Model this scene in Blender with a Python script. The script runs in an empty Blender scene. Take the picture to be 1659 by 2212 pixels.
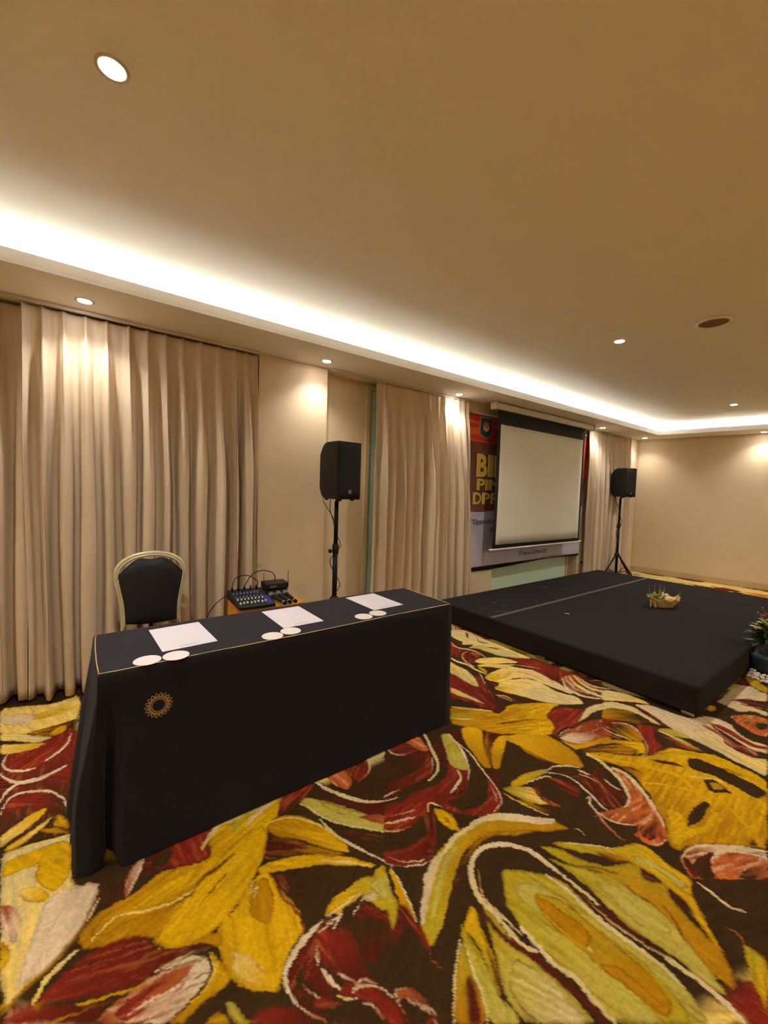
import bpy, bmesh, math, random
import numpy as np
from mathutils import Vector, Matrix, noise
random.seed(7)
PI = math.pi
C = bpy.context.scene.collection
scene = bpy.context.scene

# ---------------------------------------------------------------- camera
cam_d = bpy.data.cameras.new('camera'); cam = bpy.data.objects.new('camera', cam_d); C.objects.link(cam)
CAM = Vector((0, 0, 1.4)); YAW, PITCH, ROLL = -0.925225, -0.0548129, 0.0318872
fw = Vector((math.sin(YAW)*math.cos(PITCH), math.cos(YAW)*math.cos(PITCH), math.sin(PITCH)))
rt = Vector((math.cos(YAW), -math.sin(YAW), 0)); up = rt.cross(fw)
r2 = rt*math.cos(ROLL)+up*math.sin(ROLL); u2 = -rt*math.sin(ROLL)+up*math.cos(ROLL)
m = Matrix((r2, u2, -fw)).transposed().to_4x4(); m.translation = CAM
cam.matrix_world = m
cam_d.sensor_fit = 'VERTICAL'; cam_d.sensor_height = 24.0; cam_d.lens = 882.75/2212*24.0
cam_d.clip_start = 0.02
scene.camera = cam

# ---------------------------------------------------------------- view, world, light levels
scene.view_settings.view_transform = 'Standard'; scene.view_settings.look = 'None'
scene.view_settings.gamma = 1; scene.view_settings.use_curve_mapping = False
scene.view_settings.exposure = 1.1
w = bpy.data.worlds.new('world'); scene.world = w; w.use_nodes = True
w.node_tree.nodes['Background'].inputs[0].default_value = (1.0, 0.72, 0.42, 1)
w.node_tree.nodes['Background'].inputs[1].default_value = 0.02
SPOT_COL = (1.0, 0.98, 1.0)
SOFFIT_W, CEIL_W = 13.0, 45.0          # watts of the wall washers and of the room downlights
COVE_E, COVE_COL = 26.0, (1.0, 1.0, 0.92)
DISC_E = 40.0

# ---------------------------------------------------------------- helpers
def s2l(c):
    return tuple((x/255/12.92 if x/255 <= .04045 else ((x/255+.055)/1.055)**2.4) for x in c)
MATS = {}
def mat(name, rgb, rough=.7, metal=0, var=.12, scale=30, bump=0, bscale=200, emit=None, spec=.3, sheen=0, stretch=None, coat=0):
    if name in MATS: return MATS[name]
    M = bpy.data.materials.new(name); M.use_nodes = True; N = M.node_tree.nodes; L = M.node_tree.links
    b = N['Principled BSDF']; b.inputs['Roughness'].default_value = rough; b.inputs['Metallic'].default_value = metal
    b.inputs['Specular IOR Level'].default_value = spec
    if sheen: b.inputs['Sheen Weight'].default_value = sheen
    if coat: b.inputs['Coat Weight'].default_value = coat
    col = s2l(rgb)
    tc = N.new('ShaderNodeTexCoord'); mp = N.new('ShaderNodeMapping'); L.new(tc.outputs['Object'], mp.inputs[0])
    if stretch: mp.inputs['Scale'].default_value = stretch
    n = N.new('ShaderNodeTexNoise'); n.inputs['Scale'].default_value = scale; n.inputs['Detail'].default_value = 4
    L.new(mp.outputs[0], n.inputs['Vector'])
    r = N.new('ShaderNodeMix'); r.data_type = 'RGBA'
    r.inputs[6].default_value = (*[c*(1-var) for c in col], 1); r.inputs[7].default_value = (*[min(1, c*(1+var)) for c in col], 1)
    L.new(n.outputs['Fac'], r.inputs[0]); L.new(r.outputs[2], b.inputs['Base Color'])
    if bump:
        n2 = N.new('ShaderNodeTexNoise'); n2.inputs['Scale'].default_value = bscale; n2.inputs['Detail'].default_value = 3
        L.new(mp.outputs[0], n2.inputs['Vector'])
        bp = N.new('ShaderNodeBump'); bp.inputs['Strength'].default_value = bump; bp.inputs['Distance'].default_value = .005
        L.new(n2.outputs['Fac'], bp.inputs['Height']); L.new(bp.outputs[0], b.inputs['Normal'])
    if emit:
        b.inputs['Emission Color'].default_value = (*emit[0], 1); b.inputs['Emission Strength'].default_value = emit[1]
    MATS[name] = M; return M

def bm_new(): return bmesh.new()
def obj(name, bm, m, parent=None, smooth=False, bevel=0, solid=0, loc=None, rot=None, seg=2):
    me = bpy.data.meshes.new(name); bmesh.ops.recalc_face_normals(bm, faces=bm.faces); bm.to_mesh(me); bm.free()
    o = bpy.data.objects.new(name, me); C.objects.link(o)
    for mm in (m if isinstance(m, (list, tuple)) else [m]): me.materials.append(mm)
    if smooth:
        for p in me.polygons: p.use_smooth = True
    if parent: o.parent = parent
    if loc is not None: o.location = loc
    if rot is not None: o.rotation_euler = rot
    if solid:
        md = o.modifiers.new('s', 'SOLIDIFY'); md.thickness = solid; md.offset = 0
    if bevel:
        md = o.modifiers.new('b', 'BEVEL'); md.width = bevel; md.segments = seg; md.limit_method = 'ANGLE'; md.angle_limit = .6
    return o
def box(bm, x0, x1, y0, y1, z0, z1, mi=0, M=None):
    vs = [bm.verts.new(v) for v in ((x0,y0,z0),(x1,y0,z0),(x1,y1,z0),(x0,y1,z0),(x0,y0,z1),(x1,y0,z1),(x1,y1,z1),(x0,y1,z1))]
    if M:
        for v in vs: v.co = M @ v.co
    for f in ((0,3,2,1),(4,5,6,7),(0,1,5,4),(1,2,6,5),(2,3,7,6),(3,0,4,7)):
        bm.faces.new([vs[i] for i in f]).material_index = mi
    return bm
def prism(bm, pts, a0, a1, axis='z', mi=0, M=None):
    def V(p, a): 
        v = {'z': (p[0], p[1], a), 'x': (a, p[0], p[1]), 'y': (p[0], a, p[1])}[axis]
        return M @ Vector(v) if M else v
    A = [bm.verts.new(V(p, a0)) for p in pts]; B = [bm.verts.new(V(p, a1)) for p in pts]
    n = len(pts)
    for i in range(n): bm.faces.new((A[i], A[(i+1) % n], B[(i+1) % n], B[i])).material_index = mi
    bm.faces.new(A[::-1]).material_index = mi; bm.faces.new(B).material_index = mi
    return bm
def ring(bm, c, ax, r, n):
    ax = Vector(ax).normalized(); t = Vector((0,0,1)) if abs(ax.z) < .9 else Vector((1,0,0))
    a = ax.cross(t).normalized(); b = ax.cross(a)
    return [bm.verts.new(Vector(c)+a*(r*math.cos(2*PI*i/n))+b*(r*math.sin(2*PI*i/n))) for i in range(n)]
def tube(bm, pts, r, n=8, closed=False, caps=True, mi=0):
    pts = [Vector(p) for p in pts]; rs = r if isinstance(r, (list, tuple)) else [r]*len(pts)
    prev = None; first = None; N = len(pts); a = None
    for i, p in enumerate(pts):
        if closed: d = pts[(i+1) % N]-pts[i-1]
        else: d = pts[min(i+1, N-1)]-pts[max(i-1, 0)]
        d.normalize()
        if a is None:
            t = Vector((0,0,1)) if abs(d.z) < .9 else Vector((1,0,0)); a = d.cross(t).normalized()
        else:
            a = (a-d*a.dot(d)).normalized()
        b = d.cross(a)
        R = [bm.verts.new(p+a*(rs[i]*math.cos(2*PI*k/n))+b*(rs[i]*math.sin(2*PI*k/n))) for k in range(n)]
        if prev:
            for k in range(n): bm.faces.new((prev[k], prev[(k+1) % n], R[(k+1) % n], R[k])).material_index = mi
        else: first = R
        prev = R
    if closed:
        for k in range(n): bm.faces.new((prev[k], prev[(k+1) % n], first[(k+1) % n], first[k])).material_index = mi
    elif caps:
        bm.faces.new(first[::-1]).material_index = mi; bm.faces.new(prev).material_index = mi
    return bm
def lathe(bm, prof, n=24, c=(0,0,0), M=None, mi=0):
    rows = []
    for r, z in prof:
        rows.append([bm.verts.new((M @ Vector((c[0]+r*math.cos(2*PI*k/n), c[1]+r*math.sin(2*PI*k/n), c[2]+z))) if M else
                     (c[0]+r*math.cos(2*PI*k/n), c[1]+r*math.sin(2*PI*k/n), c[2]+z)) for k in range(n)])
    for A, B in zip(rows, rows[1:]):
        for k in range(n): bm.faces.new((A[k], A[(k+1) % n], B[(k+1) % n], B[k])).material_index = mi
    bm.faces.new(rows[0][::-1]).material_index = mi; bm.faces.new(rows[-1]).material_index = mi
    return bm
def sphere(bm, c, r, n=10, sc=(1,1,1)):
    g = bmesh.ops.create_uvsphere(bm, u_segments=n, v_segments=max(5, n//2+1), radius=r)
    for v in g['verts']: v.co = Vector((v.co.x*sc[0]+c[0], v.co.y*sc[1]+c[1], v.co.z*sc[2]+c[2]))
    return bm
def grid(bm, P):
    V = [[bm.verts.new(p) for p in row] for row in P]
    for a, b in zip(V, V[1:]):
        for i in range(len(a)-1): bm.faces.new((a[i], a[i+1], b[i+1], b[i]))
    return bm
def thing(name, label, cat, loc=(0,0,0), rz=0, group=None):
    o = bpy.data.objects.new(name, None); C.objects.link(o); o.empty_display_size = .05
    o.location = loc; o.rotation_euler = (0, 0, rz); o['label'] = label; o['category'] = cat
    if group: o['group'] = group
    return o
def tag(o, label, cat, group=None, kind=None):
    o['label'] = label; o['category'] = cat
    if group: o['group'] = group
    if kind: o['kind'] = kind
    return o
def struct(o): o['kind'] = 'structure'; return o
def dup(root, loc, rz, label, group=None):
    r = root.copy(); C.objects.link(r); r.location = loc; r.rotation_euler = (0, 0, rz); r['label'] = label
    if group: r['group'] = group
    def kids(s, d):
        for ch in list(s.children):
            c = ch.copy(); C.objects.link(c); c.parent = d; kids(ch, c)
    kids(root, r); return r
def sm(a, b, x):
    t = min(1, max(0, (x-a)/(b-a))); return t*t*(3-2*t)
def text_mesh(s, bold=0.0):
    cu = bpy.data.curves.new('t', 'FONT'); cu.body = s; cu.offset = bold; cu.extrude = .02; cu.resolution_u = 4
    o = bpy.data.objects.new('t', cu); C.objects.link(o)
    me = bpy.data.meshes.new_from_object(o.evaluated_get(bpy.context.evaluated_depsgraph_get()))
    bpy.data.objects.remove(o); bpy.data.curves.remove(cu)
    return me
def add_text(bm, s, O, U, V, w, h, depth=.0015, bold=0.0):
    """lettering fitted in the w x h rectangle at O, running along U, upright along V"""
    me = text_mesh(s, bold); co = np.array([v.co[:] for v in me.vertices])
    lo, hi = co.min(0), co.max(0); O, U, V = Vector(O), Vector(U).normalized(), Vector(V).normalized(); Nn = U.cross(V)
    k = [bm.verts.new(O+U*((c[0]-lo[0])/(hi[0]-lo[0])*w)+V*((c[1]-lo[1])/(hi[1]-lo[1])*h)+Nn*((c[2]-lo[2])/(hi[2]-lo[2])*depth)) for c in co]
    for p in me.polygons:
        try: bm.faces.new([k[i] for i in p.vertices])
        except ValueError: pass
    bpy.data.meshes.remove(me)

# ---------------------------------------------------------------- materials
m_wall = mat('wallpaper_beige', (212, 190, 152), .55, var=.05, scale=6, bump=.15, bscale=350, spec=.35)
m_ceil = mat('ceiling_paint', (240, 238, 233), .85, var=.02, scale=3, spec=.2)
m_soff = mat('soffit_paint', (240, 237, 232), .85, var=.02, scale=3, spec=.2)
m_base = mat('skirting_paint', (190, 165, 118), .4, var=.04, scale=5)
m_curt = mat('curtain_satin', (205, 184, 152), .42, var=.06, scale=60, bump=.1, bscale=300, spec=.45, stretch=(1, 1, .15))
m_rail = mat('rail_white', (200, 190, 170), .4, var=.03)
m_green = mat('window_board_green', (205, 224, 192), .35, var=.04, scale=4)
m_frame = mat('window_frame_cream', (204, 184, 136), .45, var=.04)
m_black = mat('black_cloth', (26, 24, 26), .85, var=.15, scale=80, bump=.25, bscale=500, spec=.12, sheen=.05)
m_top = mat('table_topper_cloth', (40, 38, 40), .8, var=.12, scale=90, bump=.2, bscale=500, spec=.15)
m_stage = mat('stage_felt', (38, 34, 31), .95, var=.15, scale=60, bump=.3, bscale=400, spec=.1)
m_tape = mat('tape_grey', (82, 76, 64), .6, var=.12, scale=20)
m_gold = mat('gold_cord', (205, 170, 105), .45, metal=.35, var=.15, scale=80)
m_embl = mat('gold_print', (190, 150, 80), .5, metal=.2, var=.2, scale=60)
m_paper = mat('paper_white', (216, 207, 207), .8, var=.02, scale=10)
m_ink = mat('grey_ink', (150, 140, 140), .8)
m_card = mat('coaster_card', (222, 212, 202), .75, var=.02)
m_plast = mat('black_plastic', (22, 21, 20), .5, var=.1, bump=.1, bscale=400, spec=.3)
m_grille = mat('speaker_grille', (20, 19, 16), .6, var=.2, scale=400, bump=.5, bscale=900, spec=.25)
m_metalk = mat('black_metal', (24, 22, 20), .4, metal=.5, var=.1)
m_silver = mat('silver_badge', (170, 160, 130), .35, metal=.8)
m_white = mat('screen_case_white', (205, 200, 182), .5, var=.03)
m_screen = mat('projection_white', (222, 216, 196), .9, var=.01, scale=3, spec=.1)
m_sblack = mat('screen_border_black', (30, 28, 22), .8)
m_orange = mat('orange_cloth', (205, 130, 35), .75, var=.12, scale=40, bump=.15, bscale=300)
m_chgold = mat('champagne_frame', (196, 184, 140), .38, metal=.25, var=.08)
m_leather = mat('black_upholstery', (22, 20, 18), .6, var=.1, bump=.15, bscale=300, spec=.3)
m_blue = mat('mixer_blue', (28, 42, 130), .4)
m_knob = mat('fader_cap_white', (215, 210, 205), .4)
m_grid = mat('microphone_grille', (120, 118, 112), .35, metal=.8, var=.2, scale=300, bump=.5, bscale=900)
m_palm = mat('palm_leaf_weave', (196, 160, 88), .7, var=.22, scale=40, bump=.4, bscale=120, stretch=(1, 1, 6))
m_leafy = mat('palm_leaf_green', (140, 140, 45), .55, var=.25, scale=30)
m_leafd = mat('dark_leaf', (46, 66, 26), .45, var=.3, scale=25)
m_leafl = mat('light_leaf', (140, 150, 80), .5, var=.25, scale=25)
m_petal = mat('white_petal', (230, 215, 195), .7, var=.08)
m_cracker = mat('rice_cracker', (222, 180, 110), .7, var=.15, scale=60)
m_redp = mat('red_petal', (150, 40, 35), .6, var=.2)
m_yelp = mat('cream_petal', (215, 195, 120), .6, var=.15)
m_pot = mat('dark_green_pot', (34, 48, 48), .4, var=.1)
m_socket = mat('socket_white', (225, 215, 195), .4)
m_disc = mat('lamp_face', (255, 250, 245), .5, emit=((1.0, .93, .95), DISC_E))
m_led2 = mat('led_tape_added', (255, 240, 200), .5, emit=(COVE_COL, COVE_E*2.0))  # brighter tape for the added coves outside the view
m_led = mat('led_tape', (255, 240, 200), .5, emit=(COVE_COL, COVE_E))

# ---------------------------------------------------------------- room shell
XL, XR, YB = -3.335, 4.2, -3.6          # pillar face, right wall, wall behind the photographer
ZS, ZL, ZC = 2.474, 2.545, 2.65          # soffit, lip of the cove, upper ceiling
def wy(x): return 8.46+(x+3.335)*.125    # the far wall runs slightly askew
def fy(x): return 7.93+(x+2.83)*.15      # lip of the cove along the far wall
# ---------------------------------------------------------------- carpet: painted petals tufted in a dark brown ground
CARPET = """P C W -2846,3011 -2763,3144 -2623,3150 -2469,3115 -2331,3119 -2193,3112 -2063,3106 -1940,3101 -2039,2985 -2126,2908 -2199,2893 -2337,2884 -2412,2809 -2426,2921 -2492,2817 -2539,2882 -2605,2872 -2743,2905
P L C -2420,2818 -2401,2961 -2298,2990 -2198,3061 -2106,3080 -2023,3049 -2090,2944 -2158,2896 -2257,2883 -2342,2877
S K K -2555,3098 -2528,3074 -2501,3048 -2473,3025 -2447,3012 -2424,3013 -2405,3023 -2387,3037 -2369,3050 -2375,3058 -2395,3049 -2415,3038 -2436,3030 -2456,3030 -2478,3040 -2502,3059 -2529,3082 -2557,3104
P M M -2704,3101 -2656,3098 -2559,2996 -2588,3000
P M C -2344,2962 -2286,3031 -2188,3077 -2245,3008
P R M -2572,2735 -2567,2790 -2452,2747 -2401,2783 -2346,2827 -2209,2797 -2286,2797 -2329,2728 -2308,2641 -2251,2577 -2366,2590 -2361,2518
P M R -2353,2691 -2327,2752 -2256,2762 -2186,2717 -2186,2641 -2151,2587 -2209,2568 -2267,2589
S P P -2621,2791 -2581,2770 -2541,2750 -2506,2736 -2477,2730 -2453,2731 -2431,2736 -2413,2749 -2396,2766 -2376,2780 -2350,2790 -2321,2796 -2289,2798 -2254,2793 -2217,2784 -2181,2774 -2185,2783 -2223,2794 -2261,2806 -2298,2813 -2332,2813 -2363,2808 -2390,2799 -2412,2785 -2428,2767 -2446,2755 -2466,2749 -2488,2747 -2514,2751 -2547,2762 -2585,2781 -2625,2799
S P P -2360,2749 -2356,2725 -2351,2701 -2343,2676 -2328,2648 -2308,2621 -2283,2596 -2253,2578 -2220,2564 -2188,2554 -2160,2549 -2133,2548 -2106,2546 -2109,2552 -2137,2555 -2165,2559 -2194,2565 -2225,2576 -2258,2590 -2284,2607 -2304,2625 -2320,2648 -2333,2672 -2342,2695 -2348,2719 -2354,2745
P O M -2332,2745 -2286,2797 -2228,2767 -2218,2704
S C W -2350,2504 -2316,2502 -2283,2500 -2250,2500 -2218,2505 -2188,2512 -2157,2517 -2124,2515 -2089,2511 -2055,2509 -2023,2510 -1992,2514 -1962,2517 -1968,2528 -2001,2529 -2034,2529 -2067,2530 -2102,2535 -2138,2541 -2173,2543 -2205,2538 -2235,2530 -2265,2523 -2295,2520 -2326,2518 -2358,2517
P Y D -2111,2578 -2059,2590 -2001,2580 -1971,2530 -2027,2539
P W W -2186,2641 -2197,2718 -2150,2830 -2086,2911 -2000,2931 -1957,2925 -2016,2816 -2081,2678 -2150,2624
P W C -2124,2593 -2083,2693 -2003,2799 -1948,2885 -1961,2794 -1973,2707 -2045,2646 -2085,2584
P R R -2091,2903 -2029,3000 -1934,3091 -1825,3095 -1701,3111 -1575,3109 -1583,3064 -1604,2970 -1554,2897 -1616,2891 -1673,2863 -1764,2913 -1848,2917 -1942,2876 -1948,2939 -2022,2934
P R M -1791,3041 -1686,3100 -1602,3099 -1600,2977 -1563,2884 -1624,2878 -1717,2921
S P P -1950,2860 -1932,2875 -1914,2889 -1896,2903 -1877,2918 -1857,2933 -1837,2947 -1816,2962 -1796,2977 -1798,2981 -1819,2967 -1840,2954 -1861,2940 -1881,2925 -1900,2910 -1918,2895 -1935,2879 -1952,2863
P W C -1940,2468 -1969,2564 -1973,2707 -1967,2803 -1874,2860 -1813,2905 -1730,2900 -1646,2874 -1580,2872 -1512,2848 -1426,2817 -1427,2777 -1507,2773 -1570,2760 -1621,2765 -1742,2757 -1807,2658 -1808,2537 -1832,2485 -1900,2454
P Y W -1940,2468 -1953,2556 -1920,2688 -1874,2727 -1851,2620 -1845,2538 -1855,2479
S D D -1901,2713 -1886,2730 -1871,2746 -1855,2763 -1836,2777 -1814,2790 -1790,2803 -1765,2812 -1739,2816 -1711,2813 -1683,2804 -1654,2794 -1626,2784 -1627,2789 -1656,2800 -1685,2812 -1715,2822 -1743,2826 -1770,2822 -1796,2813 -1820,2800 -1842,2786 -1860,2771 -1875,2753 -1890,2735 -1904,2717
P W C -1799,2396 -1793,2446 -1837,2492 -1807,2597 -1764,2724 -1657,2769 -1582,2741 -1511,2740 -1455,2747 -1399,2780 -1358,2769 -1305,2728 -1342,2672 -1385,2596 -1445,2540 -1526,2489 -1614,2455 -1695,2408 -1763,2384
P C C -1666,2531 -1627,2645 -1577,2693 -1495,2660 -1425,2667 -1346,2679 -1400,2585 -1457,2546 -1534,2501
P Y W -1800,2408 -1768,2484 -1682,2506 -1663,2456 -1729,2408
S M M -1590,2752 -1571,2744 -1552,2736 -1532,2729 -1513,2728 -1493,2732 -1473,2741 -1453,2752 -1434,2762 -1436,2767 -1457,2760 -1478,2751 -1498,2744 -1518,2740 -1536,2741 -1555,2746 -1573,2753 -1592,2758
P T M -1608,2963 -1614,3032 -1575,3124 -1495,3077 -1394,3056 -1297,3093 -1229,2940 -1298,2859 -1394,2839 -1478,2844 -1554,2897
S W C -1591,3041 -1558,3006 -1524,2971 -1491,2944 -1459,2927 -1429,2917 -1399,2912 -1370,2909 -1341,2910 -1313,2914 -1286,2922 -1259,2934 -1232,2945 -1238,2964 -1267,2957 -1295,2949 -1323,2944 -1352,2943 -1381,2944 -1410,2948 -1439,2953 -1469,2961 -1498,2974 -1528,2997 -1560,3028 -1593,3060
S C C -1604,2965 -1571,2921 -1538,2878 -1506,2844 -1475,2824 -1445,2813 -1417,2809 -1390,2809 -1364,2816 -1340,2827 -1316,2845 -1294,2867 -1272,2889 -1277,2901 -1301,2883 -1325,2864 -1349,2850 -1374,2842 -1400,2837 -1427,2837 -1454,2841 -1481,2850 -1509,2866 -1538,2894 -1570,2934 -1604,2975
S W C -1578,3093 -1548,3063 -1518,3034 -1487,3009 -1455,2992 -1423,2980 -1394,2975 -1368,2979 -1345,2988 -1325,3001 -1308,3016 -1294,3034 -1279,3052 -1286,3070 -1303,3056 -1319,3041 -1337,3029 -1357,3019 -1380,3012 -1405,3009 -1433,3014 -1464,3024 -1494,3038 -1522,3059 -1551,3084 -1580,3111
S P P -1609,3020 -1589,2996 -1570,2972 -1549,2949 -1528,2929 -1504,2911 -1479,2896 -1454,2884 -1431,2878 -1409,2879 -1389,2886 -1368,2895 -1348,2903 -1351,2910 -1372,2905 -1393,2898 -1414,2893 -1436,2893 -1459,2900 -1483,2912 -1507,2927 -1530,2943 -1550,2961 -1570,2982 -1589,3004 -1610,3027
S C C -1542,3091 -1516,3073 -1491,3054 -1466,3038 -1441,3029 -1417,3029 -1392,3035 -1369,3045 -1350,3055 -1336,3065 -1325,3076 -1316,3088 -1306,3100 -1310,3108 -1320,3098 -1330,3088 -1342,3079 -1356,3070 -1376,3062 -1398,3052 -1423,3046 -1446,3045 -1470,3052 -1494,3066 -1519,3083 -1544,3098
P W C -2303,2458 -2196,2446 -2105,2451 -1988,2410 -1860,2315 -1895,2290 -1985,2294 -2076,2305 -2142,2297
P R M -2130,2284 -2076,2305 -1985,2294 -1885,2278 -1860,2315 -2022,2450 -1921,2422 -1834,2384 -1745,2306 -1680,2256 -1576,2184 -1539,2196 -1568,2111 -1624,2112 -1722,2099 -1802,2071 -1866,2022
P R R -2091,2250 -1958,2221 -1831,2227 -1711,2209 -1610,2176 -1602,2145 -1675,2124 -1787,2094 -1876,2032
P W C -1977,2137 -1918,2147 -1826,2158 -1758,2162 -1684,2156 -1728,2137 -1805,2115 -1872,2087 -1925,2083
S P P -2012,2495 -1965,2459 -1919,2424 -1877,2392 -1841,2367 -1815,2348 -1795,2334 -1777,2322 -1758,2309 -1759,2313 -1777,2328 -1796,2341 -1816,2356 -1842,2376 -1878,2401 -1920,2432 -1966,2466 -2013,2499
P M K -1889,2384 -1831,2472 -1771,2371 -1710,2360 -1732,2300 -1822,2347
P T M -1729,2318 -1685,2372 -1603,2372 -1541,2372 -1611,2337 -1674,2313
S P P -1719,2317 -1709,2327 -1699,2338 -1689,2348 -1674,2357 -1655,2362 -1633,2365 -1609,2368 -1587,2371 -1588,2373 -1611,2372 -1636,2371 -1659,2368 -1678,2363 -1693,2354 -1703,2343 -1712,2331 -1721,2319
S M M -1726,2380 -1705,2391 -1685,2402 -1665,2413 -1642,2424 -1615,2435 -1586,2446 -1557,2458 -1530,2470 -1507,2483 -1485,2497 -1465,2510 -1444,2524 -1447,2531 -1469,2520 -1491,2508 -1514,2496 -1538,2485 -1565,2473 -1594,2462 -1623,2451 -1650,2439 -1672,2426 -1692,2413 -1711,2400 -1730,2387
P D Y -1793,1946 -1733,2014 -1643,2105 -1590,2120 -1553,2133 -1562,2206 -1585,2259 -1571,2326 -1518,2430 -1484,2494 -1430,2551 -1393,2573 -1401,2538 -1392,2462 -1372,2384 -1335,2357 -1290,2326 -1257,2281 -1237,2203 -1263,2183 -1202,2187 -1235,2138 -1311,2075 -1389,2012 -1410,1964 -1462,1921 -1536,1883 -1598,1829 -1654,1801
P G D -1741,1893 -1683,1959 -1603,2037 -1538,2073 -1566,1992 -1622,1927 -1692,1843
S C C -1783,1944 -1765,1956 -1748,1967 -1731,1980 -1715,1994 -1700,2009 -1685,2027 -1671,2044 -1656,2061 -1640,2076 -1624,2092 -1608,2106 -1592,2121 -1596,2128 -1614,2115 -1632,2102 -1649,2089 -1666,2074 -1682,2058 -1696,2040 -1711,2023 -1725,2006 -1741,1992 -1756,1978 -1772,1964 -1788,1950
S L C -1690,1840 -1678,1849 -1667,1857 -1656,1867 -1645,1879 -1634,1895 -1623,1913 -1613,1932 -1602,1951 -1607,1956 -1620,1940 -1632,1923 -1644,1906 -1655,1892 -1666,1879 -1676,1868 -1685,1857 -1695,1845
P D Y -1547,2186 -1555,2304 -1495,2441 -1420,2509 -1407,2417 -1423,2329 -1446,2212 -1481,2118 -1524,2095
S Y Y -1479,2136 -1465,2158 -1450,2180 -1436,2203 -1427,2229 -1425,2256 -1427,2286 -1431,2315 -1432,2346 -1430,2380 -1425,2415 -1419,2452 -1414,2489 -1418,2494 -1425,2458 -1432,2423 -1438,2388 -1441,2355 -1440,2322 -1437,2292 -1434,2264 -1436,2238 -1444,2213 -1456,2189 -1470,2165 -1483,2141
P M D -1496,2029 -1464,2115 -1432,2213 -1392,2282 -1361,2298 -1397,2225 -1433,2132 -1468,2060
S D D -1424,2201 -1408,2209 -1392,2217 -1376,2225 -1361,2232 -1347,2239 -1334,2245 -1321,2251 -1309,2257 -1310,2261 -1324,2256 -1337,2252 -1351,2247 -1365,2241 -1380,2233 -1395,2224 -1411,2214 -1426,2205
P R R -1382,2434 -1384,2496 -1367,2566 -1308,2609 -1274,2660 -1250,2588 -1214,2479 -1212,2405 -1238,2347 -1228,2252 -1221,2209 -1256,2246 -1263,2291 -1296,2336 -1349,2357 -1374,2381
P C P -1217,2474 -1250,2588 -1276,2703 -1252,2820 -1209,2897 -1178,2828 -1211,2733 -1221,2632 -1211,2523
S W Y -1225,2540 -1228,2571 -1232,2603 -1235,2635 -1236,2666 -1234,2696 -1230,2725 -1225,2753 -1219,2778 -1212,2798 -1204,2814 -1195,2829 -1186,2845 -1189,2851 -1199,2837 -1208,2824 -1218,2809 -1226,2789 -1232,2764 -1237,2736 -1241,2705 -1243,2673 -1241,2640 -1237,2607 -1232,2574 -1228,2542
P Y D -1584,1813 -1564,1879 -1506,1910 -1444,1844 -1377,1781 -1304,1724 -1249,1679 -1278,1652 -1360,1686 -1443,1716 -1509,1748
P M D -1482,1891 -1423,1944 -1392,1922 -1352,1818 -1334,1769 -1273,1701 -1377,1781
P Y D -1403,1956 -1377,1995 -1328,1901 -1288,1821 -1223,1717 -1246,1683 -1318,1762 -1358,1809 -1387,1879
P Y D -1384,1967 -1349,2072 -1279,2158 -1202,2187 -1138,2181 -1073,2168 -1008,2117 -985,2082 -1012,2043 -1066,2004 -1119,1968 -1184,1959 -1240,1969 -1286,1962 -1341,1946
P D M -1286,1962 -1240,1969 -1189,1967 -1124,1976 -1069,1999 -1121,1952 -1185,1943 -1235,1944
P T R -1202,2220 -1207,2338 -1194,2490 -1180,2589 -1115,2686 -1029,2494 -1053,2424 -1070,2316 -1082,2249 -1132,2223 -1170,2217
P P T -1199,2225 -1184,2318 -1138,2404 -1086,2444 -1049,2464 -1069,2384 -1083,2296 -1101,2253 -1152,2227
S K K -1213,2218 -1215,2235 -1217,2253 -1219,2270 -1221,2288 -1221,2309 -1221,2330 -1221,2353 -1221,2376 -1225,2381 -1227,2359 -1229,2338 -1230,2316 -1230,2295 -1228,2275 -1224,2256 -1220,2238 -1216,2220
S C C -1207,2228 -1208,2243 -1209,2258 -1210,2274 -1210,2290 -1210,2308 -1210,2327 -1210,2347 -1210,2367 -1212,2369 -1213,2350 -1215,2331 -1215,2313 -1215,2294 -1215,2277 -1213,2261 -1211,2245 -1209,2230
P Y D -1189,2206 -1132,2223 -1096,2244 -1076,2340 -1053,2424 -1029,2494 -1002,2432 -1030,2374 -1052,2292 -1079,2190 -1117,2197
P K D -1070,2204 -1038,2297 -989,2403 -959,2336 -1005,2253 -1037,2206
P C W -1337,3038 -1261,3101 -1173,3130 -1090,3131 -1047,3100 -1135,3038 -1209,2951 -1260,2873
S M M -1251,2855 -1236,2875 -1221,2897 -1207,2918 -1190,2938 -1172,2958 -1153,2976 -1133,2996 -1114,3015 -1117,3025 -1138,3010 -1160,2994 -1180,2978 -1199,2959 -1215,2937 -1229,2913 -1242,2889 -1255,2864
P C C -1253,2859 -1206,2931 -1137,2964 -1059,2969 -977,2940 -897,2900 -899,2876 -961,2863 -1027,2887 -1108,2894 -1177,2835 -1209,2765
P D K -1203,2751 -1166,2840 -1108,2894 -1032,2900 -954,2874 -998,2768 -1075,2713 -1151,2639
P R M -1156,2651 -1080,2725 -1016,2770 -1064,2689 -1123,2581
P M M -1127,3002 -1102,3017 -1030,2989 -941,2933 -881,2885 -847,2879 -791,2898 -810,2861 -880,2849 -944,2909 -1035,2938
P P C -1117,3007 -1047,3100 -967,3107 -890,3114 -820,3135 -790,3220 -756,3210 -715,3132 -653,3077 -590,2965 -532,2941 -484,2952 -437,3006 -401,2798 -466,2820 -550,2825 -607,2846 -664,2857 -723,2868 -793,2869 -862,2894 -946,2946 -1030,2989
P C W -780,2998 -716,3056 -658,2999 -595,2927 -527,2918 -467,2947 -429,2960 -411,2860 -475,2864 -562,2881 -634,2901 -709,2923
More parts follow.
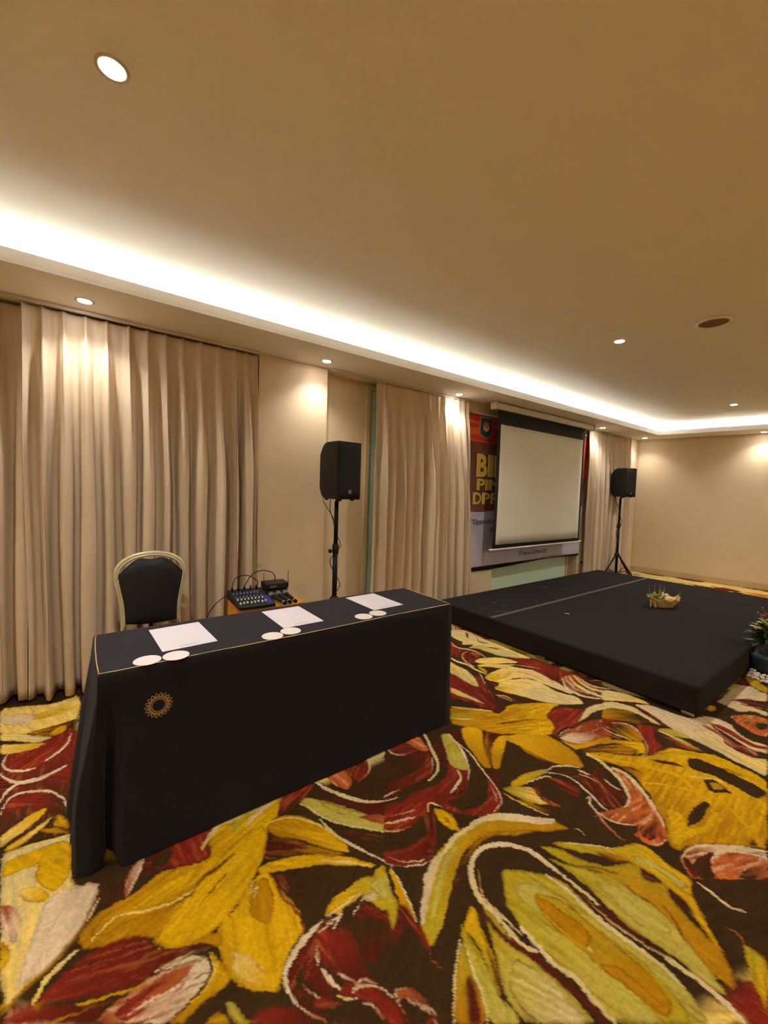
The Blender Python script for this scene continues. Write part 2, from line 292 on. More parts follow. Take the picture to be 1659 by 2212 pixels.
P P C -802,3224 -753,3277 -693,3284 -649,3269 -636,3231 -580,3167 -531,3152 -467,3180 -447,3066 -509,3037 -567,3065 -635,3103 -708,3143
P R R -741,3172 -693,3203 -630,3183 -564,3138 -508,3120 -463,3154 -456,3116 -516,3075 -573,3091 -635,3121 -694,3145
P T R -781,3111 -712,3118 -643,3074 -582,3027 -543,3035 -484,3042 -480,2973 -522,2955 -571,2961 -609,2970 -657,3053 -719,3069
P M M -581,2963 -547,3013 -502,3001 -495,2965 -535,2953
P Y Y -806,3371 -806,3464 -778,3460 -763,3402 -782,3351
P G L -808,3845 -820,3998 -770,4045 -743,3916 -795,3837
P C P -795,3837 -770,4045 -712,4075 -644,4012 -615,4030 -587,3868 -631,3825 -688,3789 -742,3682 -787,3589 -793,3732
P P C -799,3547 -792,3656 -742,3682 -661,3682 -600,3659 -552,3665 -540,3597 -620,3606 -640,3554 -668,3512 -738,3543
S R R -743,3659 -728,3671 -712,3683 -697,3694 -683,3705 -668,3715 -654,3724 -641,3733 -627,3741 -612,3748 -598,3754 -584,3760 -570,3766 -571,3780 -586,3779 -601,3777 -616,3775 -631,3771 -645,3764 -659,3755 -673,3745 -687,3734 -702,3720 -717,3705 -731,3689 -746,3673
S T T -721,3635 -705,3640 -688,3645 -672,3650 -657,3656 -643,3663 -630,3670 -617,3678 -605,3686 -594,3693 -582,3700 -571,3707 -560,3714 -561,3722 -573,3718 -584,3714 -596,3709 -608,3704 -620,3697 -633,3689 -645,3681 -659,3673 -674,3666 -690,3658 -706,3651 -722,3643
P M R -797,4033 -790,4165 -734,4189 -677,4072 -721,4062
P Y G -800,4276 -763,4333 -702,4331 -694,4191 -638,4160 -615,4030 -673,4050 -730,4106
P O O -690,3403 -603,3544 -574,3545 -534,3563 -486,3289 -509,3272 -543,3258 -593,3296 -634,3311
P T D -658,3398 -605,3477 -565,3475 -528,3531 -501,3376 -547,3326 -598,3346
P K K -562,3380 -559,3443 -520,3483 -506,3405 -531,3340
P M D -1093,2646 -1043,2721 -975,2707 -922,2642 -902,2603 -943,2559 -1006,2552 -1086,2579 -1123,2581
P K D -1095,2585 -1040,2686 -973,2674 -914,2620 -922,2573 -961,2550 -1022,2564
S P C -1092,2643 -1072,2669 -1053,2694 -1033,2709 -1012,2711 -990,2703 -970,2690 -950,2673 -932,2652 -915,2631 -898,2609 -883,2588 -870,2566 -859,2543 -850,2519 -844,2499 -844,2481 -846,2465 -849,2447 -847,2444 -843,2461 -840,2478 -841,2498 -847,2522 -856,2548 -868,2573 -882,2596 -897,2619 -914,2641 -932,2663 -951,2684 -971,2701 -992,2714 -1014,2721 -1036,2719 -1056,2702 -1075,2675 -1094,2649
S C P -1104,2539 -1085,2536 -1066,2532 -1047,2529 -1030,2528 -1013,2531 -998,2536 -983,2542 -971,2546 -961,2547 -953,2547 -946,2546 -939,2546 -939,2550 -947,2552 -954,2554 -963,2555 -973,2555 -986,2551 -1000,2546 -1016,2540 -1032,2537 -1049,2537 -1067,2539 -1086,2542 -1105,2544
S T T -1086,2500 -1071,2497 -1055,2494 -1040,2492 -1026,2493 -1014,2497 -1002,2502 -991,2509 -980,2516 -982,2523 -994,2520 -1006,2516 -1018,2512 -1031,2509 -1044,2508 -1058,2508 -1073,2508 -1088,2507
P D Y -1039,2400 -1006,2475 -952,2528 -905,2598 -868,2554 -842,2484 -865,2465 -870,2427 -883,2485 -949,2468 -997,2429 -1021,2361
P M D -1012,2342 -975,2429 -926,2453 -885,2452 -877,2418 -931,2353 -990,2296
P R R -1002,2762 -942,2812 -909,2843 -906,2773 -881,2702 -848,2666 -819,2643 -818,2581 -826,2493 -846,2508 -866,2574 -922,2642
P K K -903,2778 -878,2797 -840,2763 -797,2725 -763,2710 -803,2651 -844,2671 -884,2716
P R T -862,2766 -805,2781 -743,2788 -694,2796 -655,2790 -707,2745 -766,2721 -811,2737
P G L -904,2812 -877,2872 -822,2898 -768,2888 -744,2872 -775,2843 -816,2816 -856,2811
P C G -903,2795 -878,2814 -816,2816 -757,2818 -713,2800 -674,2793 -707,2777 -764,2774 -816,2782
P M M -816,2632 -776,2690 -704,2734 -652,2779 -701,2723 -766,2627 -798,2610
P D Y -828,2460 -814,2571 -783,2681 -733,2706 -681,2752 -720,2663 -765,2597 -793,2511
P D Y -1041,2209 -988,2296 -917,2356 -854,2432 -793,2547 -743,2666 -677,2737 -630,2797 -569,2799 -508,2789 -453,2791 -392,2746 -300,2222 -330,2193 -371,2144 -422,2090 -469,2018 -500,1960 -508,1910 -538,1904 -557,1935 -580,2005 -628,2068 -669,2104 -712,2169 -748,2185 -812,2266 -885,2253 -953,2219
P Y Y -627,2117 -584,2155 -551,2133 -527,2081 -496,2147 -498,2280 -472,2294 -466,2190 -482,2094 -500,2017 -516,1936 -540,1921 -574,2013
S Y Y -1032,2201 -998,2216 -965,2231 -932,2250 -901,2276 -871,2306 -839,2333 -803,2356 -765,2378 -732,2394 -707,2407 -688,2414 -668,2415 -646,2405 -624,2388 -602,2373 -582,2364 -563,2358 -545,2353 -545,2367 -563,2375 -582,2384 -602,2394 -623,2411 -647,2430 -670,2443 -692,2444 -713,2436 -738,2424 -772,2407 -810,2385 -848,2360 -880,2331 -909,2299 -939,2272 -971,2251 -1004,2234 -1038,2217
S G Y -848,2418 -827,2452 -806,2487 -785,2524 -765,2564 -745,2606 -725,2642 -702,2671 -677,2695 -651,2714 -624,2729 -596,2739 -569,2744 -544,2740 -521,2732 -497,2723 -474,2718 -451,2714 -430,2706 -412,2692 -395,2676 -379,2659 -377,2678 -394,2697 -411,2716 -430,2733 -452,2744 -475,2751 -499,2758 -522,2769 -546,2779 -573,2784 -601,2780 -630,2769 -659,2754 -686,2733 -711,2707 -735,2675 -756,2635 -775,2591 -794,2548 -814,2510 -835,2473 -855,2435
S Y Y -753,2211 -738,2229 -723,2248 -707,2265 -692,2281 -676,2295 -660,2308 -645,2320 -630,2330 -617,2338 -605,2343 -593,2348 -580,2354 -582,2365 -594,2362 -607,2360 -620,2356 -634,2350 -649,2340 -665,2329 -681,2315 -697,2300 -713,2282 -728,2262 -742,2242 -757,2222
S C Y -639,2460 -622,2480 -604,2500 -587,2517 -571,2531 -555,2543 -540,2549 -525,2548 -511,2542 -495,2532 -476,2519 -456,2503 -437,2488 -436,2495 -456,2513 -476,2532 -495,2547 -511,2558 -526,2566 -541,2568 -558,2561 -574,2548 -590,2532 -607,2513 -624,2490 -641,2468
S Y Y -525,2382 -504,2380 -483,2378 -463,2369 -440,2350 -417,2325 -396,2304 -378,2292 -361,2283 -348,2271 -337,2252 -329,2229 -320,2206 -317,2213 -325,2238 -334,2263 -345,2286 -359,2301 -376,2311 -394,2324 -415,2345 -438,2370 -462,2388 -484,2395 -505,2395 -526,2395
S Y D -433,2493 -419,2479 -405,2465 -392,2453 -379,2444 -368,2440 -358,2438 -348,2438 -338,2437 -338,2444 -348,2447 -358,2450 -368,2453 -379,2458 -391,2467 -404,2477 -419,2489 -433,2499
P K K -695,2632 -661,2681 -591,2684 -540,2695 -476,2681 -421,2674 -374,2647 -382,2597 -399,2558 -434,2561 -480,2575 -527,2578 -575,2582 -626,2553 -665,2559
P D D -566,2704 -512,2720 -462,2702 -498,2695 -535,2672
P Y D -395,2578 -372,2636 -360,2564 -374,2556
P K K -595,2494 -557,2549 -514,2525 -473,2503 -502,2475 -534,2422
P G D -569,2503 -535,2537 -506,2510 -533,2456
P K K -531,2080 -551,2156 -552,2225 -548,2291 -537,2330 -516,2326 -509,2241 -511,2170 -522,2120
P M K -349,2234 -324,2201 -350,2184
P M K -814,2448 -766,2501 -724,2538 -673,2540 -714,2504 -764,2463
P M D -885,2253 -838,2305 -780,2297 -776,2229 -826,2246
P M D -1063,2213 -1014,2350 -952,2468 -895,2478 -874,2455 -914,2378 -993,2306
P K K -1040,2193 -996,2206 -921,2152 -868,2110 -807,2072 -837,2042 -918,2096 -991,2146
P M M -958,2179 -900,2107 -848,2067 -793,2064 -760,2034 -744,1971 -762,1921 -806,1905 -853,1938 -896,1956 -940,1975 -973,1971 -1005,2030 -961,2063 -916,2054
S P M -972,2014 -962,2017 -952,2020 -942,2023 -931,2026 -921,2029 -910,2031 -900,2032 -889,2032 -877,2028 -865,2021 -853,2014 -841,2007 -841,2010 -853,2018 -865,2026 -877,2034 -890,2039 -901,2040 -912,2039 -923,2036 -933,2033 -944,2030 -954,2026 -963,2022 -973,2017
S P P -1004,2027 -996,2029 -988,2031 -981,2033 -973,2036 -964,2039 -955,2042 -946,2045 -937,2049 -938,2055 -948,2054 -958,2053 -968,2052 -977,2050 -985,2047 -992,2042 -999,2038 -1006,2033
S P P -964,1951 -945,1945 -927,1938 -908,1932 -888,1925 -867,1919 -849,1912 -833,1904 -819,1895 -806,1889 -792,1886 -780,1886 -768,1886 -768,1892 -781,1893 -793,1895 -806,1899 -819,1906 -833,1915 -849,1924 -868,1931 -889,1937 -909,1942 -928,1948 -946,1952 -965,1957
P T O -905,2207 -865,2234 -786,2200 -712,2143 -657,2097 -612,2046 -571,1976 -555,1918 -566,1864 -591,1839 -625,1838 -665,1850 -653,1910 -640,1972 -652,2033 -694,2019 -725,1974 -744,1996 -757,2052 -811,2107
P O T -784,2118 -725,2098 -676,2070 -641,2026 -637,1965 -653,1910 -690,1867 -743,1834 -792,1831 -774,1880 -744,1948 -744,2020
P M T -650,1904 -632,1962 -635,2035 -598,1979 -584,1916 -600,1864 -635,1864
P K K -770,1817 -728,1834 -686,1857 -653,1910 -643,1862 -672,1811 -708,1788
S C P -1024,2196 -1002,2198 -980,2200 -958,2197 -934,2188 -908,2175 -884,2162 -863,2151 -844,2141 -826,2129 -810,2114 -794,2097 -779,2079 -765,2059 -753,2039 -745,2021 -741,2006 -741,1989 -741,1970 -734,1967 -734,1985 -733,2005 -737,2028 -747,2052 -760,2075 -775,2097 -790,2118 -807,2137 -826,2154 -845,2167 -865,2177 -886,2187 -910,2199 -936,2211 -962,2220 -985,2220 -1007,2217 -1028,2213
S C P -895,2194 -875,2200 -855,2205 -834,2204 -812,2194 -788,2178 -765,2161 -743,2145 -722,2129 -701,2111 -677,2088 -654,2065 -633,2043 -616,2024 -601,2007 -587,1991 -585,2002 -599,2020 -613,2039 -630,2060 -651,2084 -675,2110 -698,2134 -721,2154 -742,2171 -765,2187 -788,2204 -813,2219 -837,2228 -859,2227 -880,2219 -900,2211
S C P -884,2083 -872,2077 -860,2071 -848,2066 -837,2063 -827,2063 -817,2064 -807,2066 -798,2068 -799,2072 -809,2072 -818,2072 -828,2072 -838,2073 -849,2075 -861,2079 -873,2084 -885,2087
S P P -798,1843 -785,1841 -771,1838 -758,1836 -746,1837 -733,1841 -721,1846 -709,1853 -698,1862 -688,1871 -678,1882 -669,1893 -659,1904 -660,1907 -670,1897 -680,1887 -690,1877 -700,1868 -711,1861 -723,1854 -735,1848 -747,1844 -759,1843 -772,1844 -785,1846 -798,1847
S P P -595,1850 -586,1857 -578,1864 -570,1872 -564,1883 -561,1897 -562,1913 -563,1929 -564,1945 -565,1945 -565,1929 -564,1913 -564,1899 -566,1887 -571,1877 -579,1869 -587,1861 -596,1853
S P T -866,1876 -863,1887 -860,1897 -859,1900 -858,1894 -854,1876 -845,1858 -829,1848 -811,1840 -795,1832 -784,1824 -775,1817 -764,1809 -752,1802 -739,1796 -726,1790 -710,1783 -694,1777 -680,1774 -671,1775 -664,1780 -657,1784 -658,1789 -665,1786 -672,1782 -681,1782 -694,1786 -710,1793 -725,1800 -739,1807 -752,1814 -764,1821 -774,1828 -783,1836 -795,1844 -811,1852 -829,1859 -843,1868 -849,1880 -853,1896 -858,1908 -864,1904 -867,1892 -869,1880
S T T -796,1799 -792,1806 -787,1814 -783,1821 -779,1823 -776,1821 -772,1814 -766,1806 -758,1799 -747,1793 -733,1789 -719,1785 -706,1780 -706,1784 -719,1789 -733,1794 -747,1800 -758,1805 -765,1812 -770,1820 -774,1827 -780,1830 -785,1827 -790,1819 -794,1810 -798,1802
S P P -810,1667 -806,1670 -801,1673 -796,1676 -791,1678 -786,1677 -780,1676 -774,1673 -768,1671 -768,1673 -774,1675 -780,1678 -786,1680 -792,1681 -797,1679 -802,1676 -806,1672 -811,1668
P T P -497,1881 -499,1932 -489,1979 -450,2050 -407,2107 -362,2153 -298,2211 -269,2042 -438,1801 -461,1830
P O T -419,1957 -410,2041 -370,2108 -291,2167 -269,2042 -374,1892 -403,1911
P K M -461,1906 -444,1983 -426,2028 -420,1964 -399,1909 -382,1881 -412,1837 -443,1846
P K T -334,2002 -309,2080 -283,2125 -269,2042 -330,1954
S C P -493,1892 -491,1916 -490,1940 -484,1964 -470,1993 -451,2023 -432,2051 -413,2074 -394,2093 -372,2115 -348,2141 -322,2170 -296,2199 -298,2208 -324,2181 -350,2154 -375,2129 -396,2109 -416,2090 -435,2067 -455,2038 -475,2006 -489,1974 -495,1945 -496,1918 -497,1893
S P P -413,1954 -411,1979 -409,2005 -406,2029 -400,2050 -391,2067 -380,2081 -367,2095 -353,2108 -338,2121 -322,2133 -305,2145 -289,2157 -290,2162 -306,2152 -323,2141 -339,2130 -354,2118 -368,2105 -382,2092 -394,2076 -403,2057 -409,2033 -412,2006 -413,1980 -415,1955
S P T -333,1986 -331,2003 -330,2020 -328,2037 -323,2055 -316,2074 -306,2095 -296,2116 -285,2137 -286,2140 -297,2120 -308,2100 -318,2080 -326,2060 -330,2040 -332,2021 -333,2004 -334,1986
P K M -1738,1362 -1728,1454 -1558,1463 -1552,1562 -1594,1734 -1572,1809 -1509,1721 -1345,1561 -1354,1485 -1439,1470 -1366,1352 -1376,1256 -1427,1128
P O O -1718,1429 -1719,1517 -1664,1549 -1585,1531 -1535,1515 -1544,1484 -1580,1466 -1664,1453
P R M -1721,1349 -1710,1423 -1648,1457 -1569,1473 -1579,1398 -1610,1335 -1680,1318
S P R -1703,1334 -1683,1332 -1662,1329 -1642,1327 -1625,1329 -1611,1333 -1600,1339 -1591,1349 -1584,1363 -1578,1383 -1574,1408 -1570,1436 -1566,1463 -1572,1466 -1577,1440 -1582,1413 -1587,1389 -1594,1370 -1601,1357 -1610,1349 -1619,1343 -1631,1339 -1646,1337 -1665,1337 -1685,1338 -1705,1339
P R M -1551,1508 -1487,1482 -1427,1441 -1396,1380 -1392,1300 -1394,1228 -1385,1164 -1382,1094 -1445,1141 -1456,1249 -1448,1349 -1473,1436
S C C -1683,1593 -1658,1583 -1634,1574 -1609,1563 -1582,1549 -1553,1533 -1526,1518 -1501,1507 -1478,1497 -1458,1486 -1439,1472 -1422,1457 -1408,1442 -1398,1427 -1390,1410 -1383,1394 -1379,1379 -1375,1365 -1372,1351 -1363,1349 -1365,1363 -1366,1377 -1370,1393 -1376,1411 -1384,1431 -1396,1450 -1413,1469 -1432,1487 -1454,1504 -1477,1516 -1501,1527 -1526,1538 -1553,1551 -1581,1566 -1610,1580 -1636,1590 -1661,1598 -1686,1606
S P R -1484,1486 -1471,1472 -1458,1460 -1445,1448 -1433,1434 -1422,1418 -1411,1400 -1400,1381 -1389,1363 -1385,1365 -1395,1383 -1404,1402 -1415,1421 -1427,1439 -1440,1454 -1454,1466 -1468,1477 -1482,1489
S P T -1402,1110 -1401,1122 -1400,1134 -1400,1146 -1400,1158 -1400,1169 -1401,1179 -1401,1189 -1402,1200 -1407,1201 -1408,1192 -1409,1182 -1410,1172 -1411,1161 -1410,1149 -1409,1137 -1408,1124 -1406,1111
S C P -1386,1097 -1382,1104 -1378,1112 -1374,1119 -1371,1127 -1370,1135 -1369,1143 -1369,1151 -1369,1159 -1372,1160 -1373,1152 -1375,1145 -1376,1137 -1378,1130 -1380,1122 -1383,1115 -1386,1107 -1388,1099
P R R -1344,1301 -1321,1363 -1337,1451 -1392,1524 -1384,1551 -1331,1581 -1272,1532 -1220,1456 -1208,1395 -1224,1335 -1203,1328 -1145,1342 -1123,1409 -1115,1480 -1170,1556 -1214,1602 -1190,1608 -1115,1581 -1067,1526 -1048,1459 -1069,1406 -1108,1361 -1158,1311 -1244,1281 -1262,1255 -1206,1230 -1147,1186 -1102,1150 -1060,1090 -1050,1044 -1068,989 -1107,942 -1145,916 -1177,940 -1137,1025 -1135,1123 -1145,1158 -1233,1192 -1224,1138 -1208,1098 -1228,1039 -1255,999 -1371,1086 -1340,1155 -1350,1240
P R M -1405,1521 -1378,1544 -1325,1574 -1267,1525 -1218,1445 -1211,1391 -1243,1370 -1279,1423 -1342,1473
P L L -1613,1676 -1582,1721 -1524,1699 -1454,1671 -1369,1623 -1314,1575 -1327,1541 -1372,1521 -1416,1536 -1483,1592 -1538,1620
P G L -1516,1616 -1508,1683 -1422,1646 -1363,1598 -1391,1558 -1428,1553
S C P -1588,1706 -1556,1697 -1524,1689 -1492,1679 -1458,1665 -1424,1649 -1392,1632 -1364,1613 -1338,1593 -1315,1573 -1296,1554 -1280,1534 -1264,1515 -1261,1518 -1276,1539 -1292,1560 -1311,1582 -1334,1604 -1361,1626 -1391,1646 -1424,1664 -1460,1680 -1495,1693 -1527,1702 -1559,1708 -1591,1714
S C P -1347,1523 -1332,1514 -1317,1506 -1304,1498 -1294,1488 -1285,1472 -1276,1452 -1268,1432 -1263,1415 -1259,1405 -1258,1397 -1258,1390 -1257,1382 -1250,1379 -1249,1387 -1248,1394 -1248,1403 -1251,1415 -1256,1433 -1264,1454 -1273,1476 -1286,1496 -1300,1510 -1316,1518 -1331,1525 -1346,1532
S C C -1478,1686 -1447,1684 -1417,1681 -1386,1676 -1353,1664 -1320,1649 -1290,1636 -1266,1626 -1245,1618 -1224,1611 -1205,1606 -1186,1601 -1168,1596 -1169,1600 -1187,1606 -1206,1613 -1225,1620 -1245,1627 -1266,1636 -1291,1646 -1321,1659 -1354,1674 -1388,1685 -1419,1690 -1449,1690 -1480,1691
S P P -1225,1614 -1197,1604 -1170,1595 -1147,1585 -1128,1575 -1111,1565 -1097,1554 -1086,1544 -1078,1534 -1072,1521 -1068,1503 -1065,1483 -1063,1462 -1061,1461 -1062,1482 -1064,1503 -1068,1522 -1075,1537 -1084,1549 -1096,1560 -1110,1571 -1127,1581 -1147,1591 -1171,1600 -1198,1609 -1225,1617
S T P -1187,1584 -1173,1575 -1160,1567 -1147,1559 -1135,1551 -1123,1542 -1111,1534 -1099,1526 -1088,1518 -1087,1521 -1099,1530 -1110,1540 -1121,1549 -1134,1557 -1146,1565 -1159,1573 -1173,1580 -1186,1587
P K M -1277,1661 -1241,1682 -1178,1655 -1141,1597 -1213,1618
P M M -1233,1192 -1244,1245 -1194,1225 -1121,1162 -1116,1131
P R M -1177,940 -1146,985 -1124,1062 -1116,1131 -1060,1090 -1055,1037 -1075,984 -1109,944 -1149,919
S P P -1141,912 -1129,920 -1118,927 -1107,934 -1096,945 -1086,958 -1076,973 -1067,990 -1059,1006 -1054,1021 -1051,1035 -1049,1050 -1046,1065 -1048,1066 -1052,1051 -1055,1037 -1058,1023 -1064,1008 -1071,993 -1080,977 -1090,961 -1100,948 -1110,938 -1120,930 -1131,923 -1142,915
S T P -1155,935 -1143,942 -1131,949 -1119,956 -1108,965 -1098,977 -1088,990 -1079,1004 -1072,1017 -1068,1028 -1066,1038 -1065,1047 -1064,1057 -1066,1058 -1068,1048 -1070,1039 -1072,1030 -1076,1020 -1083,1008 -1092,994 -1102,981 -1112,969 -1122,960 -1133,952 -1145,945 -1157,937
S C P -1286,1023 -1280,1033 -1273,1043 -1266,1054 -1261,1066 -1256,1079 -1252,1093 -1249,1107 -1247,1119 -1244,1128 -1241,1135 -1239,1142 -1236,1149 -1241,1152 -1244,1145 -1248,1140 -1252,1133 -1255,1124 -1259,1112 -1262,1098 -1266,1084 -1269,1071 -1274,1059 -1280,1048 -1285,1037 -1291,1025
S P T -1256,1000 -1247,1011 -1237,1022 -1228,1034 -1221,1046 -1217,1060 -1214,1073 -1213,1087 -1211,1101 -1214,1102 -1218,1089 -1220,1076 -1224,1063 -1228,1051 -1235,1039 -1243,1027 -1251,1014 -1259,1002
S T P -1309,1058 -1302,1072 -1295,1086 -1288,1101 -1283,1116 -1279,1131 -1276,1147 -1274,1163 -1272,1180 -1274,1181 -1277,1165 -1280,1149 -1283,1133 -1287,1118 -1292,1103 -1298,1088 -1305,1074 -1311,1059
S W P -1229,1219 -1238,1229 -1248,1239 -1255,1248 -1258,1254 -1257,1259 -1253,1264 -1246,1270 -1239,1275 -1233,1279 -1225,1283 -1218,1287 -1210,1291 -1212,1294 -1220,1292 -1229,1289 -1237,1286 -1244,1282 -1252,1278 -1259,1272 -1265,1265 -1266,1255 -1260,1245 -1251,1235 -1241,1226 -1232,1217
P Y Y -1230,1253 -1204,1285 -1162,1294 -1117,1282 -1071,1254 -1106,1235 -1143,1224 -1184,1229
P D D -1169,1250 -1155,1271 -1127,1257 -1143,1245
P Y G -1125,1662 -1136,1701 -1135,1777 -1107,1855 -1085,1926 -1074,1866 -1083,1779 -1084,1721 -1107,1660
P G W -1134,1607 -1112,1667 -1077,1711 -1055,1736 -1001,1709 -941,1708 -978,1654 -1032,1626 -1096,1609
P M T -1060,1743 -1038,1788 -1005,1715 -963,1725 -903,1739 -937,1701 -989,1700
S Y C -1111,1584 -1090,1587 -1070,1591 -1049,1595 -1028,1600 -1006,1605 -987,1611 -971,1616 -957,1622 -944,1627 -933,1631 -922,1634 -911,1637 -912,1641 -923,1639 -934,1637 -947,1634 -960,1630 -974,1625 -990,1620 -1009,1614 -1030,1608 -1052,1603 -1072,1598 -1092,1593 -1113,1588
P D M -1055,1605 -994,1643 -932,1673 -895,1668 -923,1640 -988,1615
S P C -1087,1727 -1084,1741 -1081,1755 -1077,1770 -1074,1785 -1069,1803 -1065,1823 -1060,1842 -1055,1856 -1050,1864 -1046,1868 -1040,1870 -1035,1874 -1037,1879 -1043,1877 -1049,1876 -1055,1872 -1061,1864 -1066,1849 -1071,1830 -1076,1810 -1080,1791 -1083,1775 -1086,1760 -1088,1745 -1090,1729
S P C -1072,1865 -1073,1887 -1075,1909 -1075,1931 -1073,1951 -1066,1969 -1057,1987 -1047,2004 -1036,2019 -1027,2031 -1017,2041 -1006,2050 -996,2059 -999,2066 -1010,2058 -1021,2051 -1032,2042 -1042,2031 -1053,2016 -1064,1999 -1074,1980 -1080,1959 -1082,1936 -1081,1912 -1078,1889 -1076,1866
S P P -1068,1887 -1057,1898 -1046,1911 -1035,1922 -1025,1931 -1015,1937 -1005,1941 -995,1944 -985,1946 -973,1947 -961,1947 -949,1946 -937,1946 -938,1950 -950,1952 -963,1954 -975,1955 -987,1955 -998,1953 -1008,1950 -1018,1946 -1028,1939 -1039,1929 -1049,1917 -1060,1903 -1070,1890
P M K -1066,1938 -1032,2012 -991,2049 -946,1964 -999,1953 -1052,1913
P M R -1055,1835 -1033,1881 -979,1916 -921,1917 -890,1857 -973,1842
P G D -827,859 -894,867 -948,931 -1002,997 -1058,1097 -1069,1211 -1070,1310 -1068,1397 -1024,1483 -962,1561 -896,1634 -856,1638 -819,1653 -867,1550 -949,1443 -1002,1346 -1011,1256 -995,1171 -951,1086 -900,999 -856,933
S P C -893,892 -907,909 -922,926 -936,945 -950,965 -964,986 -978,1008 -992,1031 -1005,1055 -1016,1076 -1023,1091 -1028,1105 -1033,1121 -1053,1118 -1051,1102 -1050,1085 -1044,1064 -1033,1039 -1020,1013 -1005,988 -989,965 -973,943 -955,924 -938,907 -920,892 -903,879
S L L -891,932 -903,950 -915,968 -928,987 -941,1007 -955,1029 -969,1051 -983,1074 -995,1096 -1004,1118 -1012,1140 -1020,1164 -1028,1188 -1039,1185 -1033,1161 -1027,1137 -1021,1112 -1011,1087 -998,1063 -984,1039 -969,1016 -954,995 -940,976 -925,958 -911,941 -898,925
S C C -1038,1120 -1042,1148 -1047,1177 -1052,1206 -1055,1234 -1056,1260 -1056,1286 -1055,1313 -1055,1341 -1067,1346 -1071,1319 -1074,1293 -1077,1265 -1076,1236 -1072,1206 -1064,1176 -1056,1147 -1048,1119
S C P -1061,1306 -1056,1338 -1051,1370 -1042,1400 -1025,1429 -1003,1459 -981,1486 -959,1510 -935,1532 -914,1555 -899,1578 -886,1601 -874,1624 -887,1646 -902,1627 -917,1609 -934,1590 -956,1571 -981,1551 -1005,1525 -1029,1495 -1052,1461 -1069,1424 -1076,1385 -1078,1348 -1079,1313
S G D -838,861 -842,883 -846,906 -854,931 -870,957 -889,983 -909,1011 -928,1041 -948,1073 -966,1105 -981,1136 -992,1167 -1001,1202 -1006,1245 -1007,1294 -1008,1345 -1022,1349 -1023,1298 -1023,1248 -1020,1201 -1011,1162 -999,1127 -983,1094 -965,1060 -944,1027 -923,997 -902,970 -882,945 -867,922 -858,901 -852,879 -847,857
S M D -900,1025 -914,1052 -929,1080 -943,1110 -957,1143 -971,1180 -981,1217 -988,1256 -991,1296 -988,1333 -976,1367 -957,1399 -938,1429 -924,1454 -911,1476 -897,1497 -902,1505 -917,1485 -932,1465 -947,1441 -967,1412 -988,1379 -1002,1341 -1005,1299 -1002,1256 -994,1215 -982,1176 -967,1138 -951,1104 -936,1075 -920,1048 -904,1022
P G L -870,1254 -821,1321 -762,1379 -705,1405 -651,1401 -595,1385 -534,1382 -468,1392 -407,1401 -346,1396 -307,1377 -273,1350 -262,1345 -419,1126 -455,1138 -499,1149 -544,1143 -596,1131 -650,1131 -708,1143 -771,1155 -800,1182 -842,1225
P G L -831,1097 -779,1092 -713,1088 -644,1085 -576,1098 -510,1106 -460,1097 -445,1090 -549,944 -590,941 -624,946 -659,971 -713,1019 -764,1050
P L C -668,1050 -614,1075 -539,1084 -477,1081 -459,1070 -539,959 -586,955 -634,969
P L G -813,1252 -749,1328 -664,1347 -571,1336 -493,1352 -428,1356 -367,1353 -308,1326 -291,1304 -335,1243 -382,1249 -440,1259 -502,1252 -569,1244 -650,1236 -716,1220 -777,1216
P G D -753,1277 -683,1335 -571,1336 -482,1344 -404,1340 -339,1319 -329,1272 -370,1248 -429,1247 -503,1240 -578,1232 -638,1229 -698,1232
P D D -743,1261 -711,1295 -668,1295 -611,1310 -557,1307 -543,1264 -577,1245 -646,1243 -698,1246
P D D -506,1246 -471,1286 -427,1288 -385,1289 -346,1291 -359,1263 -406,1251 -459,1243 -494,1234
S W C -549,1260 -541,1258 -532,1257 -524,1256 -520,1255 -520,1264 -524,1263 -529,1263 -534,1263 -534,1259 -530,1257 -524,1256 -520,1255 -519,1264 -523,1264 -531,1264 -540,1264 -549,1264
S P C -762,1374 -732,1376 -704,1379 -677,1379 -653,1376 -630,1371 -606,1367 -581,1367 -556,1368 -532,1370 -510,1373 -489,1377 -467,1381 -443,1385 -417,1388 -394,1390 -372,1388 -351,1384 -332,1381 -330,1388 -350,1393 -370,1398 -392,1402 -417,1401 -442,1399 -467,1397 -489,1394 -510,1390 -532,1387 -556,1385 -581,1384 -606,1384 -629,1387 -652,1391 -677,1393 -704,1391 -733,1387 -763,1383
S P C -708,1138 -687,1135 -667,1133 -646,1130 -624,1127 -602,1124 -581,1124 -563,1129 -547,1136 -533,1141 -519,1141 -505,1138 -491,1136 -475,1135 -458,1133 -444,1132 -432,1132 -422,1132 -413,1132 -411,1140 -421,1141 -431,1142 -442,1144 -456,1146 -473,1148 -488,1150 -503,1153 -517,1156 -533,1157 -549,1152 -564,1144 -581,1139 -600,1139 -623,1141 -645,1143 -666,1145 -686,1146 -707,1147
S M M -817,1071 -795,1066 -773,1062 -752,1059 -729,1060 -707,1062 -686,1067 -669,1075 -653,1084 -638,1090 -620,1092 -600,1091 -579,1092 -558,1096 -536,1102 -516,1106 -498,1110 -482,1113 -468,1114 -454,1114 -441,1112 -428,1110 -425,1121 -438,1125 -451,1128 -465,1131 -481,1130 -497,1129 -515,1126 -535,1123 -557,1119 -578,1115 -599,1115 -619,1116 -640,1114 -658,1106 -673,1096 -689,1088 -708,1083 -730,1080 -751,1078 -772,1079 -793,1082 -815,1085
